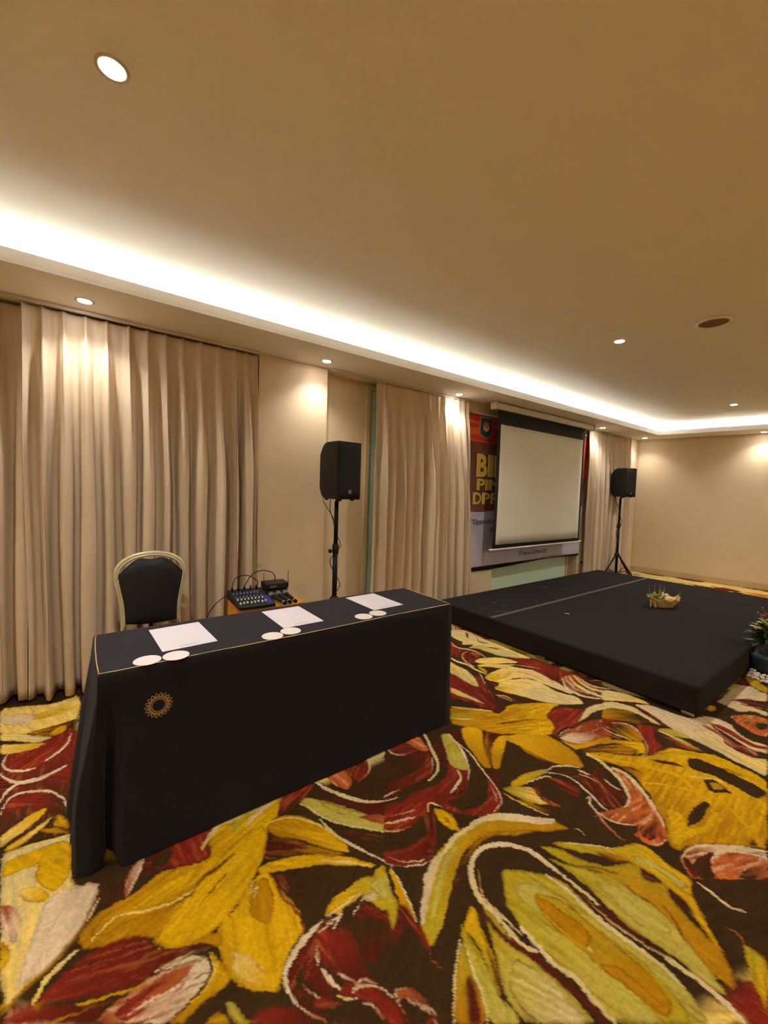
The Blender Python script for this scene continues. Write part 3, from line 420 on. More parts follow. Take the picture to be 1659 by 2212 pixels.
S P C -201,1430 -216,1436 -232,1442 -248,1447 -266,1450 -284,1452 -302,1452 -320,1450 -339,1447 -357,1443 -377,1441 -397,1439 -417,1436 -418,1425 -397,1425 -378,1425 -358,1426 -340,1428 -322,1431 -304,1432 -286,1433 -268,1432 -251,1431 -235,1428 -219,1424 -203,1420
S C D -405,1433 -419,1430 -433,1427 -448,1423 -464,1420 -482,1416 -501,1412 -521,1408 -542,1406 -565,1406 -589,1408 -614,1410 -640,1413 -640,1408 -614,1404 -589,1400 -565,1398 -542,1397 -521,1398 -501,1402 -482,1407 -464,1411 -448,1415 -433,1420 -419,1425 -405,1429
S M M -734,1420 -699,1415 -665,1411 -635,1408 -609,1407 -586,1406 -564,1406 -540,1407 -516,1409 -494,1411 -473,1415 -455,1419 -437,1423 -421,1428 -405,1432 -390,1437 -390,1447 -405,1444 -421,1441 -437,1439 -455,1436 -473,1433 -494,1431 -516,1429 -540,1427 -564,1426 -586,1425 -609,1425 -635,1426 -665,1427 -699,1430 -735,1432
S C C -591,1428 -604,1430 -618,1432 -632,1434 -648,1434 -668,1434 -689,1433 -712,1431 -735,1429 -734,1422 -711,1421 -689,1420 -667,1420 -648,1419 -632,1419 -618,1420 -604,1420 -591,1421
S P C -735,1433 -753,1433 -770,1433 -790,1432 -814,1431 -840,1429 -866,1424 -888,1413 -908,1399 -926,1382 -941,1365 -954,1346 -964,1324 -972,1300 -977,1274 -978,1250 -977,1228 -972,1207 -964,1187 -951,1166 -935,1146 -919,1129 -903,1117 -887,1108 -872,1102 -857,1097 -842,1094 -827,1093 -811,1093 -796,1095 -779,1095 -761,1094 -741,1093 -721,1092 -703,1092 -686,1092 -670,1095 -657,1100 -645,1107 -633,1114 -635,1124 -647,1118 -659,1112 -671,1108 -686,1106 -703,1106 -721,1107 -740,1109 -760,1111 -779,1113 -796,1113 -812,1113 -827,1113 -841,1115 -854,1118 -868,1122 -882,1129 -896,1137 -909,1148 -923,1163 -937,1181 -948,1198 -954,1214 -957,1228 -958,1245 -957,1266 -953,1288 -947,1309 -938,1328 -927,1346 -914,1362 -898,1378 -880,1392 -860,1402 -837,1408 -811,1411 -788,1413 -768,1415 -751,1417 -734,1418
S D C -916,1183 -896,1162 -877,1141 -859,1126 -842,1118 -826,1114 -808,1113 -784,1113 -759,1115 -736,1118 -718,1119 -702,1121 -687,1123 -687,1126 -702,1125 -718,1124 -736,1124 -759,1122 -785,1120 -808,1120 -826,1121 -841,1124 -857,1132 -875,1146 -894,1165 -914,1186
P G L -803,1445 -712,1499 -624,1567 -542,1578 -467,1613 -409,1578 -373,1544 -331,1525 -302,1502 -255,1463 -293,1446 -365,1456 -442,1446 -512,1432 -585,1446 -656,1460 -735,1458
P L L -651,1498 -589,1541 -522,1564 -467,1572 -400,1530 -451,1469 -525,1464 -596,1487
P G D -851,1466 -791,1525 -704,1553 -645,1594 -602,1689 -570,1710 -547,1661 -522,1666 -481,1717 -466,1672 -413,1636 -336,1608 -297,1594 -267,1562 -240,1498 -285,1497 -307,1497 -357,1532 -418,1565 -491,1579 -555,1573 -639,1562 -712,1499 -782,1475
P G Y -831,1524 -751,1628 -686,1684 -648,1739 -631,1802 -589,1824 -544,1815 -503,1806 -466,1809 -430,1797 -417,1741 -379,1698 -340,1649 -305,1605 -289,1595 -314,1593 -354,1630 -392,1653 -467,1698 -515,1708 -566,1699 -605,1694 -666,1641 -735,1578 -794,1530
P L L -618,1727 -552,1769 -478,1776 -431,1765 -440,1723 -512,1743 -579,1713
P M D -706,1629 -645,1689 -594,1709 -636,1649 -677,1626
P M K -566,1699 -515,1708 -502,1692 -545,1665
P M K -464,1688 -418,1697 -380,1656 -411,1652
S M M -565,1576 -557,1574 -548,1571 -540,1568 -532,1568 -523,1570 -515,1573 -507,1577 -499,1580 -499,1583 -507,1580 -516,1578 -524,1575 -532,1574 -540,1574 -548,1575 -556,1577 -565,1579
S M M -458,1604 -447,1597 -435,1591 -424,1584 -413,1576 -402,1566 -391,1554 -380,1542 -370,1531 -369,1533 -379,1546 -390,1559 -400,1571 -411,1582 -423,1590 -434,1596 -446,1602 -458,1607
S M M -714,1503 -701,1516 -688,1530 -675,1544 -662,1557 -649,1568 -634,1578 -620,1589 -606,1599 -607,1602 -621,1593 -636,1584 -650,1575 -664,1563 -678,1550 -690,1535 -703,1520 -715,1505
S C P -794,1564 -776,1585 -758,1606 -740,1626 -723,1645 -707,1662 -691,1677 -677,1692 -662,1708 -663,1711 -678,1697 -694,1684 -709,1669 -726,1652 -743,1633 -760,1612 -778,1589 -796,1567
P Y G -851,1055 -828,1068 -791,1037 -751,1022 -713,1008 -670,975 -625,936 -646,933 -694,962 -738,984 -781,991 -810,986
P M K -840,1084 -792,1073 -773,1038 -794,1046
P G L -836,998 -785,985 -742,978 -690,958 -628,931 -590,941 -557,934 -610,859 -669,892 -726,917 -780,947
P M M -736,1009 -686,984 -623,939 -656,947 -697,978
P G D -791,954 -754,940 -714,914 -669,892 -628,871 -610,859 -664,784 -707,829 -750,884
P M M -714,884 -712,907 -666,878 -618,849 -643,814
S C C -794,950 -783,932 -773,914 -762,897 -752,882 -741,867 -731,853 -720,839 -709,827 -698,815 -686,804 -675,794 -664,784 -662,786 -673,797 -684,808 -695,820 -705,832 -716,844 -726,858 -737,872 -748,886 -758,902 -769,918 -780,935 -792,952
S C C -776,952 -759,943 -743,934 -727,926 -711,917 -695,908 -678,900 -663,891 -649,883 -638,876 -628,870 -620,864 -611,858 -610,860 -618,866 -627,873 -636,880 -647,888 -660,896 -676,905 -693,913 -709,922 -725,930 -741,938 -758,946 -775,954
S M M -581,957 -574,958 -568,959 -562,960 -556,961 -550,962 -545,962 -540,962 -535,963 -535,965 -540,966 -545,966 -550,967 -555,966 -561,965 -568,964 -574,962 -581,960
P Y D -1126,902 -1104,928 -1031,912 -973,895 -905,876 -930,878 -982,882 -996,863 -987,836 -1005,811
P R M -1005,811 -996,843 -987,876 -935,883 -838,855 -882,837 -916,837 -910,775 -964,780
S C C -1108,925 -1086,921 -1065,919 -1044,916 -1020,911 -992,903 -963,894 -933,884 -905,875 -904,877 -932,887 -961,898 -991,908 -1019,916 -1043,921 -1065,924 -1086,925 -1108,927
S K K -1118,910 -1097,902 -1077,894 -1058,887 -1042,880 -1028,875 -1017,870 -1007,866 -996,862 -995,864 -1005,870 -1015,875 -1026,881 -1040,887 -1056,893 -1076,900 -1096,906 -1117,913
S T T -890,872 -876,867 -863,862 -850,857 -838,853 -829,848 -820,842 -812,838 -805,836 -797,836 -791,839 -785,843 -779,846 -780,848 -786,845 -792,842 -798,840 -804,840 -811,842 -818,846 -827,852 -837,857 -849,861 -862,865 -876,870 -890,874
P R R -828,678 -810,713 -771,740 -730,754 -689,749 -735,684 -774,684 -807,662
P K M -774,701 -752,723 -715,732 -737,702
S P T -807,695 -802,708 -796,720 -789,729 -779,737 -768,744 -756,748 -744,750 -731,750 -720,749 -710,748 -700,746 -691,745 -690,748 -699,751 -708,753 -718,755 -730,757 -743,757 -756,756 -769,751 -782,743 -793,734 -800,722 -805,709 -810,696
P G Y -268,1680 -249,1684 -207,1688 -175,1504 -200,1539 -224,1583
S M M -239,1686 -228,1681 -217,1678 -206,1678 -206,1682 -216,1686 -227,1689 -239,1689
S T T -309,1693 -302,1695 -295,1698 -288,1700 -282,1700 -277,1696 -272,1690 -267,1683 -262,1677 -262,1679 -266,1686 -270,1694 -275,1701 -281,1705 -288,1705 -295,1703 -302,1699 -309,1695
P K M -495,1904 -433,1872 -426,1819 -471,1851
S P P -423,1805 -408,1802 -393,1798 -379,1796 -366,1793 -354,1791 -342,1788 -331,1787 -320,1789 -310,1794 -300,1802 -291,1810 -282,1818 -283,1823 -292,1817 -301,1810 -310,1804 -320,1800 -330,1799 -341,1801 -353,1803 -365,1805 -379,1806 -393,1808 -408,1809 -422,1811
P W W -3304,-382 -3263,-273 -3191,-115 -3267,7 -2924,5 -2906,-96 -2886,-225 -2926,-341
P Y W -3094,-250 -3133,-125 -3214,7 -3046,6 -3023,-99 -3035,-205
P C P -3205,-371 -3172,-277 -3089,-198 -2997,-233 -3081,-358
P R K -2761,-323 -2708,-212 -2754,-140 -2843,-43 -2758,4 -1937,0 -1984,-105 -1994,-174 -2043,-244
P D M -2906,-236 -2906,-96 -2913,-22 -2803,-63 -2785,-132
P W C -2981,-347 -2899,-245 -2830,-173 -2773,-107 -2755,-178 -2833,-258 -2886,-337
P W Y -2847,-332 -2790,-236 -2738,-135 -2701,-184 -2710,-248 -2732,-320
P Y Y -2784,-112 -2803,-63 -2878,-54 -2878,-95 -2824,-133
P R R -2650,-285 -2678,-201 -2727,-101 -2737,-42 -2575,-49 -2523,-130 -2509,-197 -2545,-250
P M R -2540,-299 -2443,-225 -2421,-125 -2461,-39 -2305,-37 -2382,-123 -2396,-221 -2404,-284
S P P -2717,-294 -2693,-299 -2669,-304 -2643,-305 -2615,-300 -2588,-291 -2565,-278 -2546,-262 -2530,-242 -2518,-223 -2512,-206 -2509,-189 -2507,-172 -2516,-173 -2522,-190 -2527,-208 -2536,-225 -2549,-244 -2565,-262 -2583,-277 -2600,-287 -2618,-294 -2636,-297 -2658,-297 -2683,-294 -2710,-290
S P P -2772,-34 -2747,-39 -2722,-44 -2699,-48 -2678,-54 -2660,-62 -2643,-70 -2627,-80 -2611,-90 -2597,-102 -2583,-115 -2569,-128 -2555,-141 -2545,-138 -2556,-125 -2566,-111 -2578,-97 -2591,-84 -2606,-73 -2621,-63 -2639,-54 -2660,-47 -2684,-41 -2711,-37 -2738,-33 -2765,-30
S P P -2556,-302 -2519,-286 -2482,-270 -2450,-251 -2427,-229 -2410,-204 -2400,-180 -2399,-158 -2404,-136 -2413,-114 -2423,-92 -2436,-69 -2450,-46 -2463,-49 -2454,-73 -2444,-96 -2437,-119 -2431,-142 -2426,-163 -2428,-185 -2437,-207 -2451,-230 -2471,-250 -2496,-267 -2529,-283 -2564,-300
S P P -2321,-273 -2336,-269 -2352,-265 -2367,-261 -2379,-256 -2390,-249 -2400,-241 -2408,-231 -2415,-221 -2419,-209 -2422,-195 -2424,-181 -2426,-166 -2436,-168 -2436,-183 -2437,-198 -2436,-213 -2433,-226 -2427,-237 -2418,-247 -2408,-255 -2395,-262 -2379,-268 -2362,-271 -2344,-274 -2327,-277
P R R -2271,-255 -2334,-231 -2334,-169 -2262,-102 -2190,-114 -2250,-179 -2222,-228
P R K -2233,-178 -2228,-100 -2125,-66 -2116,-96 -2169,-151
S P P -2231,-263 -2264,-258 -2298,-252 -2323,-243 -2334,-230 -2337,-212 -2334,-192 -2325,-169 -2311,-143 -2292,-120 -2270,-100 -2244,-84 -2218,-70 -2194,-61 -2169,-55 -2143,-49 -2116,-45 -2089,-42 -2062,-39 -2061,-36 -2087,-39 -2115,-41 -2143,-44 -2170,-49 -2198,-56 -2226,-66 -2255,-81 -2283,-99 -2307,-119 -2327,-144 -2341,-170 -2350,-195 -2352,-215 -2348,-233 -2333,-248 -2305,-257 -2270,-262 -2235,-266
P W Y -2084,-249 -2125,-212 -2164,-165 -2179,-121 -2150,-113 -2099,-154 -2054,-206 -2023,-242
P Y W -2013,-228 -2052,-165 -2116,-85 -2058,-116 -2000,-174 -1984,-212
P D Y -2057,-94 -2115,-73 -2049,-42 -1987,-33 -2010,-56
P D D -2059,-137 -2015,-63 -1960,-33 -2011,-106
P C W -1991,-238 -1987,-173 -1971,-104 -1955,-26 -1761,-24 -1683,-17 -1634,53 -1563,32 -1506,12 -1478,-17 -1434,-59 -1418,-114 -1378,-171
P Y Y -1943,-221 -1946,-157 -1929,-26 -1740,-24 -1693,-74 -1796,-134 -1861,-119 -1863,-170 -1859,-224
P W Y -1778,-180 -1765,-120 -1683,-73 -1676,-103 -1710,-152
P P P -1696,-92 -1664,54 -1563,32 -1510,7 -1437,-65 -1422,-129 -1409,-147 -1525,-127
P T P -1753,-212 -1708,-174 -1626,-145 -1565,-161 -1614,-197
P D Y -1605,-196 -1563,-169 -1506,-171 -1502,-185
S W W -1956,-234 -1959,-218 -1963,-203 -1966,-187 -1968,-171 -1967,-154 -1964,-138 -1961,-121 -1958,-103 -1955,-84 -1952,-65 -1948,-45 -1945,-25 -1952,-26 -1957,-46 -1962,-67 -1967,-86 -1971,-105 -1975,-123 -1978,-140 -1981,-157 -1981,-174 -1978,-190 -1973,-206 -1967,-221 -1962,-236
S M D -1632,58 -1609,47 -1586,38 -1566,29 -1549,22 -1534,17 -1520,9 -1506,-1 -1493,-13 -1480,-25 -1467,-38 -1454,-52 -1443,-67 -1433,-82 -1425,-98 -1415,-116 -1402,-134 -1387,-153 -1374,-172 -1369,-169 -1382,-150 -1395,-131 -1407,-112 -1416,-94 -1424,-78 -1432,-62 -1443,-47 -1456,-33 -1469,-19 -1482,-6 -1495,6 -1510,16 -1525,23 -1541,28 -1559,34 -1580,43 -1603,52 -1627,61
S C C -1587,50 -1577,44 -1567,39 -1557,34 -1548,29 -1540,25 -1533,23 -1527,20 -1520,18 -1518,19 -1523,23 -1528,26 -1534,30 -1542,33 -1551,38 -1562,42 -1573,47 -1585,52
P K M -1582,57 -1613,126 -1689,176 -1681,205 -1547,134 -1528,68 -1502,30
P M R -1605,167 -1670,204 -1708,272 -1740,362 -1690,477 -1622,414 -1543,403 -1541,322 -1588,238
P R R -1700,303 -1674,418 -1550,392 -1541,330 -1589,253 -1637,285
P K K -1643,208 -1662,249 -1648,286 -1589,253 -1618,212
P T R -1623,127 -1672,167 -1685,198 -1605,167 -1556,135 -1538,120
S P P -1670,188 -1661,183 -1652,178 -1642,173 -1629,167 -1613,159 -1595,151 -1576,142 -1558,134 -1555,136 -1571,145 -1589,155 -1607,164 -1622,172 -1635,178 -1646,182 -1656,186 -1667,190
P D Y -1470,-5 -1506,12 -1537,56 -1538,133 -1578,237 -1546,315 -1532,367 -1543,403 -1656,405 -1671,463 -1639,509 -1642,568 -1666,668 -1692,778 -1600,694 -1535,618 -1457,578 -1383,515 -1311,442 -1281,380 -1258,317 -1264,252 -1281,217 -1323,180 -1356,178 -1389,120 -1403,67 -1428,11
P Y Y -1337,182 -1370,206 -1399,251 -1484,372 -1533,469 -1574,603 -1514,609 -1457,578 -1383,515 -1311,442 -1281,380 -1258,317 -1271,254 -1281,217
P D Y -1462,17 -1515,61 -1520,132 -1530,230 -1531,304 -1517,340 -1457,290 -1425,214 -1444,125 -1437,63
S W W -1444,30 -1459,49 -1474,69 -1481,91 -1475,118 -1460,148 -1446,177 -1438,205 -1431,231 -1428,257 -1429,282 -1432,306 -1436,331 -1441,330 -1438,305 -1436,281 -1436,256 -1440,230 -1447,204 -1455,177 -1468,148 -1483,118 -1489,89 -1481,66 -1464,46 -1448,28
S L C -1587,376 -1600,391 -1613,407 -1626,422 -1639,436 -1652,448 -1663,459 -1676,470 -1689,481 -1703,476 -1694,463 -1685,451 -1675,439 -1663,426 -1649,412 -1633,398 -1616,384 -1600,371
S G L -1590,492 -1605,509 -1621,526 -1636,543 -1647,560 -1654,579 -1657,600 -1660,622 -1663,643 -1667,660 -1669,676 -1672,692 -1675,708 -1699,710 -1701,694 -1703,678 -1704,662 -1703,643 -1701,622 -1699,599 -1693,575 -1683,552 -1666,532 -1646,514 -1625,499 -1606,484
S P C -1596,545 -1606,569 -1618,593 -1629,618 -1641,643 -1653,670 -1665,698 -1678,728 -1692,758 -1702,757 -1693,726 -1684,697 -1674,668 -1662,640 -1649,614 -1634,589 -1619,566 -1604,543
P Y Y -1279,357 -1286,411 -1347,461 -1373,546 -1282,553 -1228,573 -1150,578 -1111,572 -1090,542 -1077,505 -1044,469 -1000,444 -998,430 -1044,374 -1091,345 -1150,329 -1214,333
P W Y -1184,366 -1127,403 -1027,434 -1009,427 -1054,378 -1117,346
P D D -1346,477 -1347,536 -1233,525 -1176,479 -1238,440
S C W -1359,489 -1346,481 -1333,473 -1322,467 -1313,464 -1311,471 -1315,481 -1320,490 -1322,492 -1320,490 -1311,484 -1301,476 -1292,470 -1290,471 -1299,478 -1308,486 -1317,493 -1325,496 -1326,489 -1320,479 -1316,470 -1314,468 -1319,470 -1330,476 -1344,483 -1357,490
S M M -1415,305 -1427,317 -1439,329 -1450,341 -1459,354 -1464,368 -1466,382 -1468,397 -1472,412 -1477,427 -1483,442 -1490,457 -1497,473 -1504,471 -1499,455 -1494,440 -1490,425 -1485,410 -1483,395 -1481,380 -1478,364 -1471,350 -1461,336 -1447,324 -1433,313 -1420,302
S D M -1411,206 -1412,222 -1414,239 -1416,255 -1418,270 -1421,283 -1423,293 -1425,304 -1428,314 -1432,313 -1432,302 -1431,292 -1430,281 -1428,268 -1425,253 -1422,237 -1419,221 -1415,205
S D M -1362,314 -1372,330 -1383,347 -1393,363 -1403,378 -1411,391 -1419,402 -1427,413 -1435,424 -1438,423 -1432,411 -1425,400 -1418,388 -1410,375 -1400,360 -1388,344 -1376,328 -1365,313
S M T -1329,561 -1299,554 -1271,548 -1244,546 -1221,551 -1202,559 -1183,564 -1159,566 -1134,567 -1114,565 -1103,560 -1096,554 -1088,546 -1084,549 -1091,557 -1098,566 -1111,573 -1132,576 -1158,576 -1184,574 -1206,568 -1225,559 -1244,554 -1269,556 -1297,560 -1327,565
P D Y -1541,610 -1581,655 -1548,735 -1454,797 -1374,829 -1286,841 -1251,829 -1329,762 -1414,704 -1472,631 -1508,617
P M D -1457,578 -1482,607 -1449,660 -1369,722 -1252,819 -1298,745 -1362,679 -1389,597 -1405,541
P M M -1451,623 -1405,680 -1355,715 -1402,621
P Y Y -1392,518 -1383,594 -1353,675 -1292,761 -1224,833 -1140,892 -1212,795 -1268,728 -1304,652 -1338,576 -1368,518
S W W -1561,618 -1557,641 -1554,665 -1549,688 -1539,710 -1522,731 -1499,750 -1475,768 -1452,784 -1430,796 -1408,805 -1386,813 -1364,822 -1365,825 -1388,817 -1410,809 -1433,800 -1456,788 -1480,773 -1505,755 -1528,734 -1545,713 -1555,690 -1560,666 -1562,642 -1565,619
P M K -1341,560 -1296,594 -1225,605 -1198,576 -1250,556
P R M -1365,-77 -1390,-37 -1409,17 -1406,85 -1376,156 -1320,174 -1289,206 -1264,252 -1249,301 -1214,333 -1236,260 -1251,188 -1248,153 -1241,107 -1272,45 -1299,-11 -1330,-75 -1325,-139 -1345,-168 -1351,-142
S W C -1349,-103 -1360,-96 -1372,-89 -1384,-82 -1393,-75 -1400,-67 -1406,-58 -1410,-49 -1416,-40 -1421,-31 -1426,-22 -1431,-13 -1436,-4 -1443,-7 -1440,-17 -1436,-27 -1433,-37 -1429,-46 -1424,-56 -1420,-65 -1413,-74 -1405,-82 -1394,-89 -1380,-95 -1367,-101 -1354,-107
P Y D -1313,173 -1296,207 -1260,291 -1254,358 -1200,343 -1245,301 -1272,241
S C K -1245,164 -1242,179 -1240,194 -1238,209 -1235,224 -1233,238 -1231,252 -1228,265 -1226,278 -1224,290 -1221,300 -1219,311 -1217,321 -1222,321 -1225,310 -1229,300 -1233,289 -1236,277 -1239,264 -1241,250 -1243,236 -1245,222 -1247,207 -1248,193 -1248,178 -1249,163
P R M -1345,-168 -1339,-109 -1292,-26 -1247,54 -1209,23
P T P -1209,23 -1228,63 -1229,106 -1236,151 -1237,198 -1230,258 -1202,297 -1164,300 -1136,281 -1121,248 -1105,210 -1099,176
P R T -1205,62 -1220,127 -1224,196 -1203,265 -1176,235 -1172,176 -1163,121 -1161,90
S P P -1179,81 -1178,97 -1177,112 -1175,128 -1174,145 -1171,163 -1167,183 -1164,203 -1163,222 -1164,239 -1166,254 -1170,269 -1174,285 -1177,284 -1174,268 -1172,253 -1169,237 -1169,221 -1171,202 -1174,182 -1177,162 -1180,143 -1181,126 -1181,111 -1181,95 -1182,80
S P T -1132,129 -1135,143 -1138,157 -1141,171 -1146,185 -1150,198 -1156,210 -1162,222 -1169,235 -1171,233 -1166,220 -1161,208 -1155,196 -1151,183 -1146,169 -1142,155 -1138,141 -1134,128
S P C -1237,186 -1234,201 -1232,217 -1229,232 -1225,245 -1220,257 -1213,268 -1206,279 -1199,290 -1201,290 -1209,280 -1217,269 -1225,258 -1231,245 -1235,231 -1237,216 -1238,201 -1239,186
P Y D -1218,307 -1156,331 -1098,340 -1094,295 -1086,246 -1075,210 -1099,176 -1103,221 -1116,264 -1140,295 -1166,307
S W Y -1195,307 -1184,307 -1173,307 -1163,307 -1154,305 -1145,300 -1137,293 -1129,284 -1122,276 -1118,266 -1114,255 -1111,244 -1108,233 -1105,234 -1108,245 -1109,257 -1112,268 -1116,279 -1123,288 -1131,297 -1140,304 -1150,310 -1161,312 -1172,312 -1183,310 -1194,309
S Y D -1279,-10 -1273,6 -1267,23 -1261,40 -1255,55 -1248,69 -1241,82 -1235,94 -1230,107 -1229,120 -1230,133 -1231,145 -1233,157 -1237,156 -1237,143 -1237,130 -1237,118 -1239,105 -1244,94 -1250,81 -1257,68 -1263,54 -1269,38 -1274,22 -1279,5 -1283,-11
S D M -1269,-63 -1265,-44 -1262,-24 -1259,-4 -1254,15 -1248,32 -1240,50 -1232,67 -1224,84 -1227,84 -1236,66 -1245,49 -1254,31 -1261,13 -1265,-6 -1268,-26 -1270,-45 -1272,-64
P D M -1345,-100 -1346,-76 -1318,-79 -1329,-103
P R M -1035,834 -1081,741 -1065,660 -1068,563 -1044,498 -999,464 -926,478 -855,517 -771,635
P K M -986,797 -1018,727 -994,644 -946,606 -890,627 -864,673 -854,697
P K M -1018,516 -965,512 -894,539 -845,582 -873,527 -939,485 -993,482
S P P -1080,711 -1085,686 -1090,661 -1093,637 -1094,616 -1093,595 -1090,575 -1086,554 -1080,533 -1073,514 -1065,498 -1056,484 -1044,472 -1030,463 -1015,457 -998,454 -980,455 -961,459 -944,463 -943,470 -961,468 -978,465 -994,465 -1008,469 -1020,475 -1032,483 -1041,494 -1048,507 -1055,522 -1062,540 -1068,560 -1073,580 -1076,599 -1078,617 -1078,638 -1076,660 -1073,684 -1069,709
S P T -949,461 -937,467 -924,472 -912,478 -900,484 -889,492 -877,500 -866,508 -854,516 -856,518 -867,511 -879,504 -891,497 -903,490 -914,483 -926,477 -938,470 -950,464
S P P -1074,679 -1071,655 -1068,631 -1062,610 -1052,593 -1039,578 -1025,568 -1010,561 -993,559 -976,559 -958,561 -939,565 -921,572 -903,582 -887,593 -870,604 -873,610 -890,600 -907,590 -923,582 -941,577 -958,573 -974,572 -990,572 -1003,575 -1016,580 -1029,589 -1041,601 -1050,616 -1056,635 -1060,657 -1064,681
S P P -891,573 -881,580 -871,587 -862,594 -853,601 -845,608 -838,614 -832,620 -824,625 -813,629 -801,632 -788,634 -776,637 -775,640 -788,639 -801,638 -813,636 -825,632 -835,627 -843,620 -849,613 -857,606 -865,599 -874,591 -883,583 -893,575
S P P -869,608 -871,617 -873,625 -874,633 -872,640 -866,648 -856,658 -844,670 -833,681 -835,684 -847,674 -860,664 -872,654 -881,643 -883,631 -881,621 -877,613 -873,606
S T P -976,495 -967,497 -958,499 -950,502 -941,505 -934,509 -928,513 -923,518 -918,522 -919,524 -925,521 -931,517 -937,513 -943,510 -950,507 -959,504 -968,501 -977,497
P Y G -1097,652 -1128,688 -1142,752 -1124,838 -1132,906 -1029,829 -1066,818 -1087,774 -1081,741 -1077,694
P L W -1126,761 -1114,822 -1089,814 -1094,778
P C C -1087,774 -1082,809 -1029,829 -1016,819 -1062,795
P R M -992,369 -950,449 -893,483 -876,488 -974,351
P L G -1058,310 -1052,327 -1013,339 -971,356 -995,321
P Y D -1044,254 -1048,278 -1036,307 -1002,312
P K M -1620,757 -1700,901 -1503,976 -1386,1097 -1323,1050 -1379,969 -1551,882
P M R -1675,726 -1715,823 -1716,934 -1624,850 -1577,727 -1582,676
P O O -1697,962 -1696,1054 -1613,1056 -1560,1036 -1540,998 -1603,960
P R M -1696,1054 -1704,1185 -1642,1194 -1575,1140 -1557,1067 -1596,1053
S P T -1707,1186 -1689,1188 -1672,1191 -1657,1192 -1642,1189 -1628,1182 -1613,1172 -1599,1159 -1586,1144 -1577,1127 -1570,1107 -1563,1085 -1556,1065 -1551,1065 -1556,1085 -1561,1106 -1568,1127 -1577,1146 -1590,1163 -1606,1178 -1624,1191 -1642,1199 -1660,1202 -1678,1199 -1694,1195 -1710,1191
S P C -1700,886 -1659,897 -1619,908 -1583,920 -1551,935 -1522,951 -1496,968 -1470,985 -1445,1002 -1423,1022 -1407,1044 -1393,1069 -1380,1093 -1388,1098 -1404,1076 -1420,1054 -1437,1034 -1460,1016 -1485,1000 -1511,983 -1538,967 -1565,950 -1595,934 -1629,921 -1667,908 -1707,894
P L L -1600,787 -1605,829 -1498,911 -1390,976 -1346,994 -1289,1024 -1256,1000 -1330,913 -1409,860 -1526,801
P G L -1562,853 -1492,908 -1406,963 -1424,903 -1503,857
P R T -1385,949 -1328,1054 -1284,1020 -1342,968
S C C -1583,783 -1549,794 -1516,805 -1484,816 -1455,828 -1430,841 -1408,853 -1386,868 -1363,887 -1337,911 -1309,939 -1281,969 -1254,998 -1258,1001 -1286,974 -1316,945 -1344,918 -1371,894 -1394,876 -1416,862 -1438,849 -1462,836 -1490,824 -1521,812 -1554,800 -1586,787
S C P -1463,810 -1435,813 -1408,815 -1380,817 -1352,823 -1322,833 -1292,845 -1262,857 -1235,870 -1211,881 -1188,892 -1166,903 -1144,914 -1147,919 -1169,909 -1192,899 -1216,889 -1241,879 -1268,868 -1298,855 -1328,843 -1357,833 -1384,827 -1410,823 -1437,820 -1465,816
P M K -1364,845 -1238,986 -1195,954 -1264,892
P K K -1269,728 -1143,881 -1119,927 -1049,1005 -1006,995 -906,877 -827,852 -768,846 -678,764 -862,507 -913,521 -909,580 -990,551
P K M -1089,630 -1088,672 -1059,734 -984,719 -905,654 -864,664 -889,613 -943,600 -980,571
P R M -1081,601 -1074,630 -1047,642 -1025,677 -982,684 -942,668 -905,660 -877,662 -885,646 -884,620 -916,600 -949,586 -982,572 -1016,565
P Y G -1099,636 -1113,649 -1140,699 -1136,746 -1144,782 -1142,826 -1124,851 -1140,876 -1137,901 -1121,907 -1068,881 -1036,869 -1004,864 -974,846 -951,821 -935,796 -956,797 -996,819 -1010,804 -1037,792 -1068,782 -1072,763 -1092,786 -1083,743 -1088,710 -1079,681 -1102,665
P L L -1113,827 -1116,862 -1104,895 -1056,874 -1026,861 -1032,833 -1060,821 -1090,817
P C C -1072,760 -1083,780 -1085,819 -1064,824 -1045,807 -1056,787 -1071,778
P G Y -1137,874 -1133,902 -1109,898 -1098,869 -1111,855
P M R -1052,714 -1056,743 -1065,774 -1040,788 -1002,798 -991,818 -955,799 -941,795 -905,785 -928,779 -969,795 -997,776 -1019,749 -1025,729
P K M -1021,726 -1013,757 -987,787 -964,794 -922,768 -895,702 -915,672 -954,687
P Y D -1114,923 -1081,922 -1040,917 -995,904 -948,891 -914,874 -933,871 -963,870 -975,854 -1013,871 -1048,885 -1086,901
P M R -989,859 -971,877 -940,877 -904,871 -857,868 -825,851 -844,846 -876,853 -917,853 -919,827 -907,786 -924,781 -950,814
S C C -1113,922 -1100,921 -1087,919 -1073,917 -1057,914 -1041,911 -1024,908 -1008,903 -992,899 -976,894 -960,889 -944,884 -931,880 -924,877 -919,875 -913,873 -912,876 -917,879 -922,881 -930,884 -943,889 -958,894 -974,900 -990,905 -1007,909 -1023,913 -1040,917 -1057,919 -1073,922 -1087,923 -1100,925 -1113,926
S K K -1122,916 -1110,910 -1099,904 -1088,898 -1076,892 -1065,887 -1053,882 -1042,878 -1031,874 -1022,871 -1013,869 -1005,867 -996,865 -995,869 -1003,872 -1012,875 -1020,878 -1029,882 -1039,886 -1050,890 -1062,895 -1074,900 -1085,905 -1097,910 -1108,915 -1120,920
S W C -1157,871 -1167,863 -1177,855 -1188,845 -1202,832 -1216,818 -1230,804 -1243,789 -1256,774 -1267,760 -1276,748 -1284,738 -1292,728 -1287,725 -1279,735 -1270,744 -1260,755 -1249,769 -1235,783 -1222,798 -1209,812 -1195,827 -1183,839 -1172,850 -1163,859 -1153,868
